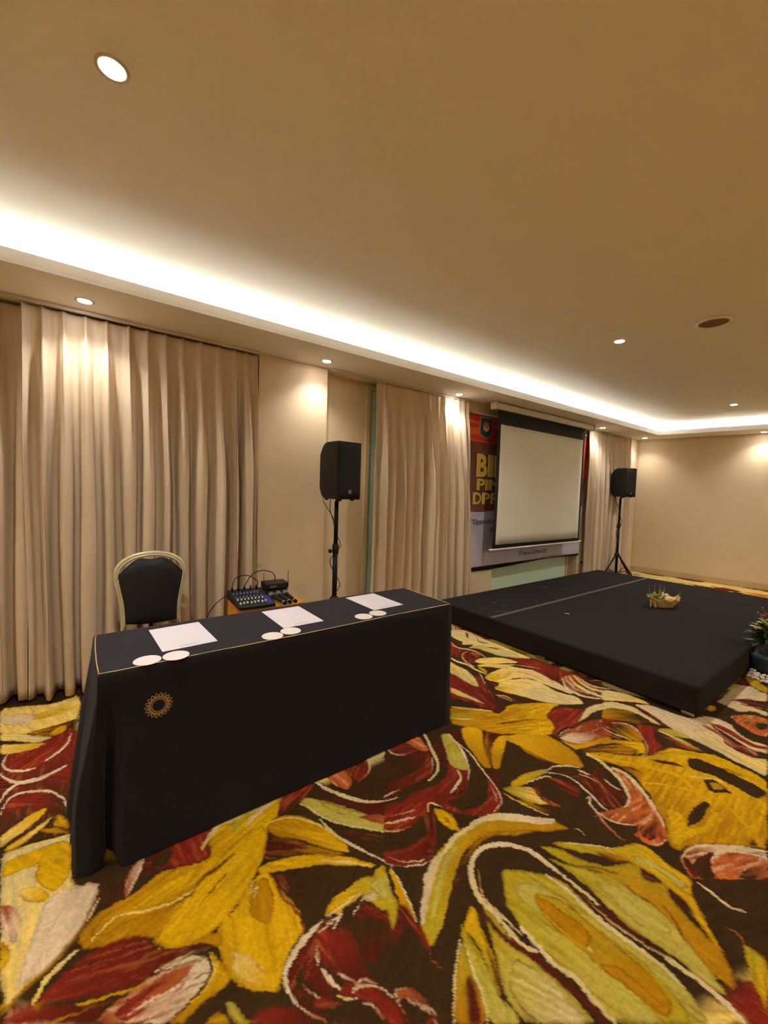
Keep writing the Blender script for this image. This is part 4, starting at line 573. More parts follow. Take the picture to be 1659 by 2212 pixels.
S C P -1086,613 -1088,625 -1091,637 -1093,650 -1094,666 -1094,682 -1094,698 -1095,712 -1095,727 -1096,740 -1096,753 -1096,765 -1096,777 -1099,777 -1100,765 -1100,753 -1100,740 -1100,726 -1100,712 -1100,697 -1099,681 -1098,665 -1097,650 -1094,636 -1091,624 -1088,612
S P P -1065,602 -1066,611 -1066,620 -1067,629 -1068,637 -1068,644 -1069,651 -1070,657 -1071,664 -1072,671 -1074,677 -1076,683 -1077,690 -1080,689 -1079,682 -1078,676 -1077,669 -1076,663 -1075,656 -1074,650 -1074,643 -1073,636 -1072,628 -1071,619 -1069,610 -1068,602
S P P -1048,642 -1051,649 -1055,656 -1058,662 -1062,669 -1065,675 -1069,682 -1072,689 -1076,696 -1080,694 -1077,687 -1075,679 -1072,672 -1069,665 -1065,659 -1060,652 -1056,646 -1052,640
S P R -1065,619 -1068,625 -1070,631 -1073,636 -1075,642 -1076,647 -1077,653 -1078,659 -1079,665 -1083,665 -1083,659 -1083,652 -1083,646 -1081,640 -1079,634 -1075,628 -1072,622 -1068,617
S P P -1050,716 -1052,721 -1053,726 -1055,731 -1056,736 -1058,742 -1060,748 -1063,753 -1065,759 -1067,759 -1065,753 -1063,747 -1062,741 -1060,735 -1058,730 -1056,725 -1054,720 -1052,716
S T T -828,850 -824,846 -819,843 -814,839 -809,837 -804,837 -800,839 -795,840 -791,842 -787,844 -784,845 -781,847 -778,848 -778,850 -781,849 -785,847 -788,846 -792,845 -796,843 -800,842 -804,840 -809,840 -813,842 -818,845 -823,848 -828,851
P R M -897,573 -907,589 -893,626 -874,634 -862,651 -836,675 -804,688 -773,695 -743,696 -731,691 -765,642 -784,641 -816,640 -839,625 -861,605 -873,583
P R R -876,614 -866,643 -841,663 -808,680 -776,687 -740,678 -761,649 -781,649 -814,643 -846,620 -863,606
S P P -979,557 -970,558 -961,559 -953,560 -945,561 -937,562 -930,564 -923,566 -917,568 -911,571 -907,575 -904,578 -900,581 -903,586 -907,584 -911,582 -915,580 -919,578 -924,577 -930,575 -937,574 -945,572 -953,570 -961,568 -970,566 -979,563
S P T -936,595 -930,597 -925,600 -919,603 -913,606 -907,609 -901,614 -895,618 -890,622 -891,625 -897,622 -904,619 -910,615 -916,611 -921,608 -927,605 -932,602 -937,598
S C P -871,606 -873,609 -876,612 -877,616 -877,620 -876,625 -874,629 -871,634 -867,639 -861,645 -855,651 -849,657 -843,662 -836,667 -830,671 -824,675 -817,678 -809,681 -801,684 -802,687 -810,685 -817,682 -825,679 -832,676 -839,672 -845,667 -852,661 -859,655 -865,649 -870,643 -876,638 -879,632 -882,625 -883,619 -882,613 -880,609 -876,606 -873,603
S P T -883,621 -884,626 -885,630 -884,635 -882,639 -879,645 -875,649 -871,652 -865,655 -859,658 -855,660 -852,662 -849,664 -850,668 -853,666 -857,665 -861,663 -866,661 -873,658 -879,654 -884,648 -888,641 -890,635 -890,629 -888,624 -886,619
S W P -896,568 -892,569 -888,570 -884,571 -879,573 -875,576 -871,580 -868,584 -866,588 -863,592 -861,597 -859,601 -857,605 -860,606 -863,603 -865,599 -868,595 -871,591 -873,587 -876,584 -879,580 -882,578 -885,576 -888,575 -892,574 -896,572
S P T -839,617 -834,620 -829,624 -824,627 -819,629 -815,631 -810,631 -805,632 -800,632 -794,634 -789,635 -784,637 -779,638 -779,641 -784,640 -789,640 -794,639 -799,638 -804,637 -809,637 -815,636 -820,634 -825,631 -831,627 -835,623 -840,619
P T M -808,697 -805,716 -787,745 -762,756 -734,760 -708,760 -684,756 -691,746 -715,747 -740,737 -766,724 -783,709 -792,694
S P T -786,701 -792,699 -797,696 -801,696 -803,698 -805,702 -805,707 -804,712 -800,719 -796,725 -793,730 -791,735 -788,740 -790,741 -793,737 -796,732 -799,727 -803,721 -807,714 -810,707 -809,700 -807,695 -803,692 -797,693 -791,696 -785,698
S P T -774,717 -765,722 -757,727 -748,732 -740,736 -732,740 -725,743 -720,745 -716,746 -711,747 -704,747 -695,747 -687,746 -686,749 -695,749 -703,750 -710,750 -716,750 -720,749 -725,747 -732,744 -741,740 -749,735 -758,730 -766,724 -775,719
S P T -794,690 -789,690 -784,691 -779,691 -774,692 -769,692 -763,692 -758,692 -752,693 -752,694 -757,694 -763,694 -768,694 -774,694 -779,694 -784,693 -789,692 -794,691
P R M -925,513 -914,535 -897,549 -871,572 -877,543 -892,523 -906,503
P C W -3567,9120 -3217,8965 -2801,8656 -2514,8645 -2233,8656 -1991,8625 -1671,8593 -1375,8564 -983,8605 -845,7496 -1249,7825 -1331,8141 -1641,8099 -2027,8127 -2362,8140 -2627,8135 -2909,8129 -3236,8189
P M R -2724,8687 -2535,8713 -2242,8689 -2196,8486 -2360,8426 -2553,8472 -2680,8551
P W C -2221,8581 -2126,8705 -1991,8625 -1821,8578 -1659,8533 -1781,8399 -1932,8380 -2035,8282 -2138,8362
P R M -2078,8292 -1961,8243 -1871,8321 -1755,8283 -1643,8246 -1679,8107 -1800,8086 -1926,8101
P O O -1632,8190 -1536,8284 -1359,8301 -1267,8320 -1184,7813 -1322,8089 -1478,8166
P M M -2048,8659 -2018,8668 -2008,8595
P R R -3440,8804 -3252,8770 -2970,8570 -2756,8520 -2815,8410 -3005,8390 -3270,8485
P R M -1537,8668 -1433,8692 -1249,8635 -1232,8521 -1412,8574"""
PAL = {'K': (58, 39, 15), 'M': (84, 27, 13), 'R': (128, 35, 20), 'T': (162, 84, 38), 'O': (196, 98, 38), 'Y': (208, 158, 8),
       'D': (174, 120, 6), 'G': (174, 150, 26), 'L': (182, 164, 66), 'C': (208, 184, 122), 'P': (212, 184, 142), 'W': (228, 192, 92)}
PAL = {k: np.array(s2l(v)) for k, v in PAL.items()}
def carpet_mesh():
    def lines(segs):
        out = [segs[0][0]]
        for a, b_, h in segs: k = max(1, int(round((b_-a)/h))); out += [a+(b_-a)*(i+1)/k for i in range(k)]
        return np.array(out)
    gx = lines([(-3.55, -2.95, .012), (-2.95, -.15, .0055), (-.15, 1.2, .012), (1.2, 4.3, .03)])
    gy = lines([(-3.7, -1.6, .03), (-1.6, -.45, .012), (-.45, 2.1, .0055), (2.1, 3.5, .007), (3.5, 5, .02), (5, 7.6, .035), (7.6, 9.0, .018), (9.0, 9.6, .1)])
    X, Y = np.meshgrid(gx, gy, indexing='ij'); nx, ny = X.shape
    rs = np.random.RandomState(5)
    tab = rs.rand(256, 256)
    def vn(x, y):
        xi = np.floor(x).astype(int); yi = np.floor(y).astype(int); fx_ = x-xi; fy_ = y-yi
        fx_ = fx_*fx_*(3-2*fx_); fy_ = fy_*fy_*(3-2*fy_); a = tab[xi % 256, yi % 256]; b_ = tab[(xi+1) % 256, yi % 256]; c_ = tab[xi % 256, (yi+1) % 256]; d = tab[(xi+1) % 256, (yi+1) % 256]
        return (a*(1-fx_)+b_*fx_)*(1-fy_)+(c_*(1-fx_)+d*fx_)*fy_
    def fb(x, y, s): return .55*vn(x*s, y*s)+.3*vn(x*s*2.1+7, y*s*2.1+3)+.15*vn(x*s*4.3+1, y*s*4.3+9)
    WX = X+.010*(fb(X, Y, 12)-.5)+.007*(vn(X*110+5, Y*110)-.5); WY = Y+.010*(fb(X+9, Y+4, 12)-.5)+.007*(vn(X*110, Y*110+31)-.5)
    mot = fb(X, Y, 9)
    col = np.empty((nx, ny, 3)); k0, k1 = PAL['K'], PAL['M']
    t = np.clip((mot-.45)*1.1, 0, .35)[..., None]; col[:] = k0*(1-t)+k1*t
    ops = []
    for l in CARPET.strip().split('\n'):
        kd_, ca_, cb_, *pp = l.split(); P_ = np.array([[float(v)/1000 for v in q.split(',')] for q in pp]); ops.append((ca_, cb_, kd_, P_))
    def chaikin(P_):
        Q = np.roll(P_, -1, 0); return np.stack([P_*.82+Q*.18, P_*.18+Q*.82], 1).reshape(-1, 2)
    def paint(ca, cb, kind, P_, soft=.004):
        Q = chaikin(P_) if kind == 'P' else P_
        lo = Q.min(0)-.03; hi = Q.max(0)+.03
        i0, i1 = np.searchsorted(gx, lo[0]), np.searchsorted(gx, hi[0]); j0, j1 = np.searchsorted(gy, lo[1]), np.searchsorted(gy, hi[1])
        if i1-i0 < 1 or j1-j0 < 1: return
        x = WX[i0:i1, j0:j1]; y = WY[i0:i1, j0:j1]; ins = np.zeros(x.shape, bool); d2 = np.full(x.shape, 9.)
        R_ = np.roll(Q, -1, 0)
        for (ax, ay), (bx, by) in zip(Q, R_):
            c_ = ((ay > y) != (by > y))
            if ay != by: ins ^= c_ & (x < (bx-ax)*(y-ay)/(by-ay)+ax)
            dx, dy = bx-ax, by-ay; L2 = dx*dx+dy*dy+1e-12; u = np.clip(((x-ax)*dx+(y-ay)*dy)/L2, 0, 1)
            d2 = np.minimum(d2, (x-ax-u*dx)**2+(y-ay-u*dy)**2)
        sd = np.sqrt(d2)*np.where(ins, 1, -1)
        if ca in 'MR' and cb in 'MRKD': soft = soft*4
        cv = np.clip(sd/soft+.5, 0, 1); cv = cv*cv*(3-2*cv)
        ctr = P_.mean(0); U_, S_, V_ = np.linalg.svd(P_-ctr, full_matrices=False); ax_ = V_[0]
        pr = (P_-ctr)@ax_; 
        first = pr[0] if kind == 'P' else .5*(pr[0]+pr[-1])
        if first > 0: ax_ = -ax_; pr = -pr
        tt = ((x-ctr[0])*ax_[0]+(y-ctr[1])*ax_[1]-pr.min())/(np.ptp(pr)+1e-9)
        px, py = -ax_[1], ax_[0]; a_ = x*ax_[0]+y*ax_[1]; c_ = x*px+y*py
        st_ = vn(a_*9+3, c_*95+17)*.6+vn(a_*22, c_*210)*.4
        tt = np.clip(tt+(st_-.5)*.75, 0, 1); tt = tt*tt*(3-2*tt)
        f = (PAL[ca]*(1-tt[..., None])+PAL[cb]*tt[..., None])*(1+.42*(st_-.5))[..., None]
        if kind == 'P' and ca in 'TOMR':
            q_ = np.clip((st_-.60)*3.2, 0, .55)[..., None]; f = f*(1-q_)+(PAL['P'] if ca in 'TO' else PAL['T'])*q_
            q_ = np.clip((.42-st_)*2.5, 0, .5)[..., None]; f = f*(1-q_)+PAL['M' if ca in 'TO' else 'K']*q_
        if kind == 'P' and ca in 'YDGW':
            q_ = np.clip((.36-st_)*2.2, 0, .35)[..., None]; f = f*(1-q_)+PAL['D']*q_
        f *= (1+.25*(mot[i0:i1, j0:j1]-.5))[..., None]
        # a thin darker, redder rim where petal meets ground
        if kind == 'P' and ca in 'YDGLCWP':
            rim = np.exp(-((sd-.003)/.004)**2)*.45*vn(x*25, y*25)*1.4
            rim = np.clip(rim, 0, .6)[..., None]; f = f*(1-rim)+PAL['M']*rim
        tgt = col[i0:i1, j0:j1]; tgt[:] = tgt*(1-cv[..., None])+f*cv[..., None]
    # the design repeats over the room: first the neighbouring repeats, then the field in view
    reps = []
    for a in range(6):
        for c_ in range(8):
            if (a+c_) % 2: reps.append((180, (-4.4+1.55*a, -5.4+2.3*c_+.4*a)))
            else: reps.append((0, (-1.2+1.55*a, -5.2+1.75*c_)))
    reps += [(0, (1.75, -1.5)), (180, (-2.0, -.7)), (180, (-.5, .9)), (180, (-4.9, 3.4)), (0, (.3, -3.4))]
    for ang, (dx, dy) in reps:
        for ca, cb, kd, P_ in ops:
            if kd == 'S' and np.ptp(P_, 0).max() < .25: continue
            if (np.abs(np.diff(P_, axis=0)).max() < .02): continue
            Q = P_.copy()
            if ang: Q = -Q; Q = Q+np.array([dx, dy])
            else: Q = Q+np.array([dx, dy])
            paint(ca, cb, kd, Q, .008)
    # clear ground under the field in view, then its own petals
    ground = np.array([(-3.6, -.45), (-2.1, -.30), (-1.33, -.22), (-.12, 1.46), (-.43, 3.23), (-.62, 4.4), (-.82, 4.4), (-.82, 3.13), (-3.0, 3.13), (-1.6, 1.7), (-1.68, .0), (-2.2, -.02), (-3.6, .02)])
    paint('K', 'K', 'P', ground, .06)
    for a_ in ops: paint(*a_)
    col = col*(1+.30*(vn(X*160+3, Y*160)-.5))[..., None]
    me = bpy.data.meshes.new('floor'); nv = nx*ny
    z = .0015*(vn(X*160+3, Y*160)-.5)*((X > -3)&(X < -.1)&(Y > -.5)&(Y < 3.5))-.001
    co = np.stack([X, Y, z], -1).reshape(-1, 3).astype(np.float32)
    idx = np.arange(nv).reshape(nx, ny); q = np.stack([idx[:-1, :-1], idx[1:, :-1], idx[1:, 1:], idx[:-1, 1:]], -1).reshape(-1).astype(np.int32)
    me.vertices.add(nv); me.vertices.foreach_set('co', co.ravel()); nf = len(q)//4
    me.loops.add(nf*4); me.loops.foreach_set('vertex_index', q); me.polygons.add(nf); me.polygons.foreach_set('loop_start', np.arange(0, nf*4, 4, dtype=np.int32))
    me.polygons.foreach_set('use_smooth', np.ones(nf, bool)); me.update(calc_edges=True)
    at = me.color_attributes.new('weave', 'FLOAT_COLOR', 'POINT')
    at.data.foreach_set('color', np.concatenate([np.clip(col, 0, 1).reshape(-1, 3), np.ones((nv, 1))], 1).astype(np.float32).ravel())
    o = bpy.data.objects.new('floor', me); C.objects.link(o); struct(o)
    M = bpy.data.materials.new('patterned_carpet'); M.use_nodes = True; N = M.node_tree.nodes; L = M.node_tree.links; bs = N['Principled BSDF']
    bs.inputs['Roughness'].default_value = .95; bs.inputs['Specular IOR Level'].default_value = .08; bs.inputs['Sheen Weight'].default_value = .0
    vc = N.new('ShaderNodeVertexColor'); vc.layer_name = 'weave'
    tc_ = N.new('ShaderNodeTexCoord'); ns = N.new('ShaderNodeTexNoise'); ns.inputs['Scale'].default_value = 420; ns.inputs['Detail'].default_value = 2; L.new(tc_.outputs['Object'], ns.inputs['Vector'])
    mr_ = N.new('ShaderNodeMapRange'); mr_.inputs[3].default_value = CARPET_GAIN*.80; mr_.inputs[4].default_value = CARPET_GAIN*1.20; L.new(ns.outputs['Fac'], mr_.inputs[0])
    vm = N.new('ShaderNodeVectorMath'); vm.operation = 'SCALE'; L.new(vc.outputs['Color'], vm.inputs[0]); L.new(mr_.outputs[0], vm.inputs['Scale']); L.new(vm.outputs[0], bs.inputs['Base Color'])
    bp = N.new('ShaderNodeBump'); bp.inputs['Strength'].default_value = .5; bp.inputs['Distance'].default_value = .004; L.new(ns.outputs['Fac'], bp.inputs['Height']); L.new(bp.outputs[0], bs.inputs['Normal'])
    me.materials.append(M)
CARPET_GAIN = 1.0
carpet_mesh()

b = bm_new(); box(b, -3.60, -3.48, YB, 8.7, 0, 2.75); struct(obj('wall_left', b, m_wall))
b = bm_new(); prism(b, [(-3.48, wy(-3.48)), (XR, wy(XR)), (XR, wy(XR)+.12), (-3.48, wy(-3.48)+.12)], 0, 2.75); struct(obj('wall_back', b, m_wall))
b = bm_new(); box(b, XR, XR+.12, YB, 9.6, 0, 2.75); struct(obj('wall_right', b, m_wall))
b = bm_new(); box(b, -3.6, XR+.12, YB-.12, YB, 0, 2.75); struct(obj('wall_front', b, m_wall))
tn = [0]
def trim(bm, m, **k):
    tn[0] += 1; return struct(obj('trim_%d' % tn[0], bm, m, **k))
for y0, y1 in ((1.195, 1.825), (3.60, 4.285), (6.42, 6.62), (8.02, wy(-3.48)-.001)):
    b = bm_new(); box(b, -3.4795, XL, y0, y1, 0.001, ZS-.001); trim(b, m_wall)
b = bm_new(); prism(b, [(XL, wy(XL)-.001), (XR-.001, wy(XR)-.001), (XR-.001, wy(XR)-.016), (XL+.001, wy(XL)-.016)], .001, .105); struct(obj('baseboard_back', b, m_base, bevel=.003))
b = bm_new(); box(b, XL, XL+.015, 8.02, wy(XL)-.02, .001, .105); struct(obj('baseboard_left', b, m_base, bevel=.003))
# upper ceiling, soffit with its lit cove
b = bm_new(); box(b, -3.48, XR, YB, 9.6, ZC, ZC+.08); struct(obj('ceiling', b, m_ceil))
xf = -2.83
Lp = [(-3.4795, YB+.001), (xf, YB+.001), (xf, fy(xf)), (XR-.001, fy(XR)), (XR-.001, wy(XR)-.001), (-3.4795, wy(-3.48)-.001)]
b = bm_new(); prism(b, Lp, ZS, ZS+.02); trim(b, m_soff)
t = .02
lip = [(xf, YB+.001), (xf, fy(xf)), (XR-.001, fy(XR)), (XR-.001, fy(XR)+t), (xf-t, fy(xf)+t), (xf-t, YB+.001)]
b = bm_new(); prism(b, lip, ZS+.0205, ZL); trim(b, m_soff)
c = .30
back = [(xf-c, YB+.001), (xf-c, fy(xf)+c), (XR-.001, fy(XR)+c), (XR-.001, fy(XR)+c+t), (xf-c-t, fy(xf)+c+t), (xf-c-t, YB+.001)]
b = bm_new(); prism(b, back, ZS+.0205, ZC-.001); trim(b, m_soff)
b = bm_new(); box(b, xf-.275, xf-.245, YB+.05, fy(xf)+.23, ZS+.022, ZS+.034)
tag(obj('led_strip', b, m_led), 'glowing warm light strip tucked in the ceiling cove above the curtains', 'light strip')
b = bm_new(); prism(b, [(xf-.2, fy(xf)+.245), (XR-.05, fy(XR)+.245), (XR-.05, fy(XR)+.275), (xf-.2, fy(xf)+.275)], ZS+.022, ZS+.034)
tag(obj('led_strip', b, m_led), 'glowing warm light strip in the ceiling cove along the plain far wall', 'light strip')

# unseen cove at the right and rear, added to raise the room's ambient light
XQ, YQ = 3.4, -2.8
b = bm_new(); prism(b, [(XQ, YQ), (XR-.001, YQ), (XR-.001, fy(XQ)-.001), (XQ, fy(XQ)-.001)], ZS, ZS+.02); trim(b, m_soff)
b = bm_new(); box(b, XQ, XQ+.02, YQ, fy(XQ)-.001, ZS+.0205, ZL); trim(b, m_soff)
b = bm_new(); box(b, xf+.001, XR-.001, YB+.001, YQ-.001, ZS, ZS+.02); trim(b, m_soff)
b = bm_new(); box(b, xf+.001, XQ, YQ-.021, YQ-.001, ZS+.0205, ZL); trim(b, m_soff)
b = bm_new(); box(b, XQ+.17, XQ+.20, YQ+.1, fy(XQ)-.1, ZS+.022, ZS+.034)
tag(obj('led_strip', b, m_led2), 'added warm light strip in an unseen ceiling cove along the right wall, outside the view', 'light strip')
b = bm_new(); box(b, xf+.1, XQ, YQ-.20, YQ-.17, ZS+.022, ZS+.034)
tag(obj('led_strip', b, m_led2), 'added warm light strip in an unseen ceiling cove behind the camera, outside the view', 'light strip')

# windows of the left wall, boarded in pale green
def window(i, y0, y1):
    z0, z1 = .02, 2.40
    b = bm_new(); box(b, -3.4795, -3.462, y0, y1, z0, z1)
    wdw = struct(obj('window_%d' % i, b, m_green))
    b = bm_new()
    for a in ((y0-.045, y0, z0, z1+.04), (y1, y1+.045, z0, z1+.04), (y0, y1, z1, z1+.04)):
        box(b, -3.4795, -3.445, *a)
    obj('window_frame', b, m_frame, wdw, bevel=.003)
for i, (y0, y1) in enumerate(((-2.2, .9), (2.385, 3.45), (4.36, 6.31), (6.75, 7.85))): window(i+1, y0, y1)
# wall socket by the stage
t_ = thing('wall_socket', 'small white wall socket low on the wall behind the stage', 'socket', (XL, 6.53, .34))
b = bm_new(); box(b, 0.0005, .010, -.035, .035, -.035, .035); obj('face_plate', b, m_socket, t_, bevel=.003)
b = bm_new(); box(b, .0105, .035, -.015, .02, -.03, .0); obj('plug', b, m_plast, t_, bevel=.003)
t_ = thing('wall_box', 'small cream cover plate on the beige pillar beside the black speaker', 'cover plate', (XL, 1.22, .735))
b = bm_new(); box(b, .0005, .006, -.018, .018, -.012, .012); obj('face_plate', b, m_base, t_, bevel=.002)

# ---------------------------------------------------------------- downlights
def downlight_parts(root, R, watts, ang, blend=.6):
    b = bm_new()
    lathe(b, [(R*1.0, -.002), (R*1.35, -.003), (R*1.38, -.0005), (R*1.0, -.0005)], 28); obj('bezel', b, m_rail, root, smooth=True)
    b = bm_new(); lathe(b, [(R*.98, -.004), (R*.98, -.0012)], 24); obj('lamp_face', b, m_disc, root)
    L = bpy.data.lights.new('lamp_beam', 'SPOT'); L.energy = watts; L.color = SPOT_COL; L.spot_size = math.radians(ang); L.spot_blend = blend; L.shadow_soft_size = .03
    l = bpy.data.objects.new('lamp_beam', L); C.objects.link(l); l.parent = root; l.location = (0, 0, -.02)
sl = [(-3.117, .047, 'round recessed downlight in the soffit over the nearest wide curtain'),
      (-3.141, 1.707, 'round recessed downlight in the soffit over the beige pillar near the first speaker'),
      (-3.179, 3.381, 'round recessed downlight in the soffit between the second curtain and the projection screen'),
      (-3.128, 5.02, 'round recessed downlight in the soffit, dark and hidden behind the screen case'),
      (-3.128, 6.585, 'round recessed downlight in the soffit at the right end of the screen case'),
      (-3.125, 8.159, 'round recessed downlight in the soffit closest to the far room corner'),
      (-1.587, 8.55, 'round recessed downlight over the plain far wall, at the right edge of the view')]
for i, (x, y, lb) in enumerate(sl):
    if i == 3: continue
    if i >= 5: y = min(y, wy(x)-.19)
    r = thing('downlight', lb, 'downlight', (x, y, ZS), 0, 'downlights in the soffit')
    downlight_parts(r, .036, SOFFIT_W, 125, 1.0)
r = thing('downlight', 'added round recessed downlight over the plain far wall, just outside the view', 'downlight', (.35, wy(.35)-.2, ZS), 0, 'downlights in the soffit'); downlight_parts(r, .036, SOFFIT_W, 125, 1.0)  # unseen lamp, added to help light the room
for x, y, w_ in ((2.3, None, 'over the right half of the far wall'), (XR-.2, 6.5, 'over the far end of the right wall'), (XR-.2, 4.0, 'over the middle of the right wall, farther one'), (XR-.2, 1.5, 'over the middle of the right wall, nearer one'), (XR-.2, -1.0, 'over the near end of the right wall'), (2.4, YB+.2, 'over the rear wall, at its right'), (.4, YB+.2, 'over the middle of the rear wall'), (-1.6, YB+.2, 'over the rear wall, at its left'), (-3.117, -1.62, 'over the shaded curtain left of the view')):
    r = thing('downlight', 'added round recessed soffit downlight outside the view, '+w_, 'downlight', (x, y or wy(x)-.2, ZS), 0, 'added soffit downlights outside the view'); downlight_parts(r, .036, SOFFIT_W, 125, 1.0)  # soffit lamps added out of view to lift the ambient light
cl = [(-1.57, .096, 'dazzling round downlight in the upper ceiling, nearest of all and directly above the table end'),
      (-1.57, 3.497, 'round downlight in the upper ceiling near the ceiling speaker'),
      (-1.60, 6.853, 'round downlight in the upper ceiling nearest the far wall'),
      (1.8, .1, 'added round ceiling downlight at the right side of the room, behind the view'),  # from here on unseen lamps, added to light the room
      (1.8, 3.5, 'added round ceiling downlight at the right side of the room, beyond the picture edge'),
      (1.8, 6.85, 'added round ceiling downlight at the right side of the room, near the far wall'),
      (-.3, -2.4, 'added round ceiling downlight at the rear of the room')]
for x, y, lb in cl:
    r = thing('downlight', lb, 'downlight', (x, y, ZC), 0, 'downlights in the upper ceiling')
    downlight_parts(r, .034, CEIL_W, 150, 1.0)
r = thing('ceiling_speaker', 'round flush ceiling speaker with brown mesh and pale rim', 'ceiling speaker', (-.985, 3.59, ZC))
b = bm_new(); lathe(b, [(.086, -.002), (.090, -.012), (.102, -.012), (.106, -.006), (.107, -.0005), (.086, -.0005)], 36); obj('rim', b, m_socket, r, smooth=True)
b = bm_new(); lathe(b, [(.0855, -.0065), (.0855, -.0035)], 36); obj('mesh_grille', b, mat('ceiling_grille', (128, 104, 74), .8, var=.3, scale=400), r)

# ---------------------------------------------------------------- curtains
def curtain(label, tops, bots, xb, amp_t, amp_b, z0=.02, z1=2.451, group='floor-length pleated curtains', seed=1, hemw=.0):
    rnd = random.Random(seed)
    n = len(tops); S = 14
    r = thing('curtain', label, 'curtain', (xb, tops[0], 0), 0, group)
    fa = [rnd.uniform(.65, 1.15) for _ in tops]; fa[0] = fa[-1] = .35; sk = [rnd.uniform(-.6, .6) for _ in tops]; wd = [rnd.uniform(.8, 1.5) for _ in tops]
    zs = [z1-(z1-z0)*(k/46)**1.25 for k in range(47)]
    P = []
    for z in zs:
        s = (z1-z)/(z1-z0); row = []; hd = sm(.05, .30, (z1-z)); open_ = sm(.02, .45, s)
        for i in range(n-1):
            for k in range(S+(i == n-2)):
                ph = k/S; d = min(ph, 1-ph); j = i if ph < .5 else i+1
                yt = tops[i]+(tops[i+1]-tops[i])*ph; yb = bots[i]+(bots[i+1]-bots[i])*ph
                y = yt+(yb-yt)*s**1.2; wdt = tops[i+1]-tops[i]
                pin = math.exp(-(d*wdt/.016)**2)
                pin = pin*(.8+.25*math.cos(d*wdt*PI/.006))
                c0 = .5+.5*math.cos(2*PI*ph); fold = sm(.12*wd[j], .72*min(1, wd[j]), c0)*fa[j]
                a = amp_t*(1-hd)*pin + hd*((1-open_)*amp_t*1.2+open_*amp_b)*((1-open_*.9)*pin*.8+open_*fold + (1-open_)*.5*fold)
                y += hd*open_*sk[j]*wdt*.5*math.sin(2*PI*ph)*c0 + .006*math.sin(z*3+i*1.7)*open_
                a -= .004*(1-hd)*(1 if z1-z < .09 else 0)*0
                a += .008*noise.noise(Vector((y*6, z*2.2, seed)))+.003*noise.noise(Vector((y*30, z*5, seed)))
                zz = z
                if s == 1: zz = z0+hemw*noise.noise(Vector((y*5, 0, seed)))
                row.append((a, y-tops[0], zz))
        P.append(row)
    b = bm_new(); grid(b, P); obj('fabric', b, m_curt, r, smooth=True, solid=.003)
    return r
T1 = [-.255, -.16, -.058, .054, .166, .293, .402, .516, .627, .746, .878, .999, 1.09, 1.175]
B1 = [-.25, -.15, -.045, .06, .175, .30, .40, .51, .62, .745, .875, .99, 1.085, 1.175]
curtain('wide beige pleated curtain hanging behind the banquet chair, brightly lit at its left', T1, B1, -3.350, .030, .150, seed=3, hemw=.02)
T0 = [-2.0+.125*i for i in range(15)]
curtain('beige pleated curtain in shade at the left edge, beside the wide one', T0+[-.262], T0+[-.262], -3.415, .03, .12, seed=5)
T2 = [2.331, 2.44, 2.559, 2.668, 2.792, 2.92, 3.029, 3.154, 3.256, 3.376, 3.484, 3.575, 3.653]
B2 = [2.305, 2.42, 2.55, 2.665, 2.80, 2.93, 3.06, 3.19, 3.31, 3.45, 3.58, 3.70, 3.825]
curtain('beige pleated curtain between the first speaker and the printed banner', T2, B2, -3.300, .028, .105, seed=8)
T3 = [6.49+.126*i for i in range(13)]
curtain('beige pleated curtain behind the far speaker, beside the room corner', T3, T3, -3.305, .028, .105, seed=12)
for (y0, y1, lb) in ((-2.1, 1.18, 'white curtain rail over the wide near curtain'), (1.84, 3.70, 'white curtain rail over the second curtain, bare at its left end'), (6.5, 8.01, 'white curtain rail over the far curtain')):
    b = bm_new(); box(b, -3.31, -3.285, y0, y1, 2.4525, ZS-.0005)
    tag(obj('curtain_rail', b, m_rail, bevel=.002), lb, 'curtain rail', 'curtain rails')

# ---------------------------------------------------------------- stage
def yfar(x): return 6.80+(x+3.25)*.03
st = thing('stage', 'low black felt-covered stage platform with a grey tape line across it', 'stage', (-2.0, 5.0, 0))
def stage_outline(i=0.0): return [(-3.175+i, 3.155+i), (-.795-i, 3.155+i), (-.795-i, yfar(-.795)-i), (-3.175+i, yfar(-3.175)-i)]
def offs(pts): return [(x+2.0, y-5.0) for x, y in pts]
b = bm_new(); prism(b, offs(stage_outline()), .012, .207); obj('deck_cover', b, m_stage, st, bevel=.022, seg=4, smooth=False)
b = bm_new(); prism(b, offs(stage_outline(.03)), .001, .0115); obj('base_frame', b, m_metalk, st)
b = bm_new(); box(b, -.4655, -.4245, -1.835, yfar(-2.44)-5.01, .2072, .2082)
obj('tape_line', b, m_tape, st)
for x, y, w_, h_, rz in ((-2.909, 4.815, .10, .03, .2), (-2.779, 3.63, .05, .025, .5), (-2.651, 3.64, .07, .02, .1), (-2.52, 3.42, .13, .02, .9), (-2.70, 3.35, .06, .02, .5)):
    b = bm_new(); box(b, -w_/2, w_/2, -h_/2, h_/2, 0, .001); obj('tape_scrap', b, mat('tape_dark', (56, 54, 52), .6), st, loc=(x+2, y-5, .2073), rot=(0, 0, rz))
b = bm_new(); box(b, -.02, .02, -.008, .008, 0, .001); tag(obj('paper_scrap', b, m_paper, loc=(-2.119, 3.953, .2075), rot=(0, 0, .7)), 'tiny white paper scrap lying on the black stage', 'paper scrap')
for x in (-1.9, -.85):
    b = bm_new(); box(b, -.035, .035, -.004, .004, 0, .02); obj('metal_foot', b, m_silver, st, loc=(x+2, 3.158-5 if x < -1 else 3.158-5, .003))

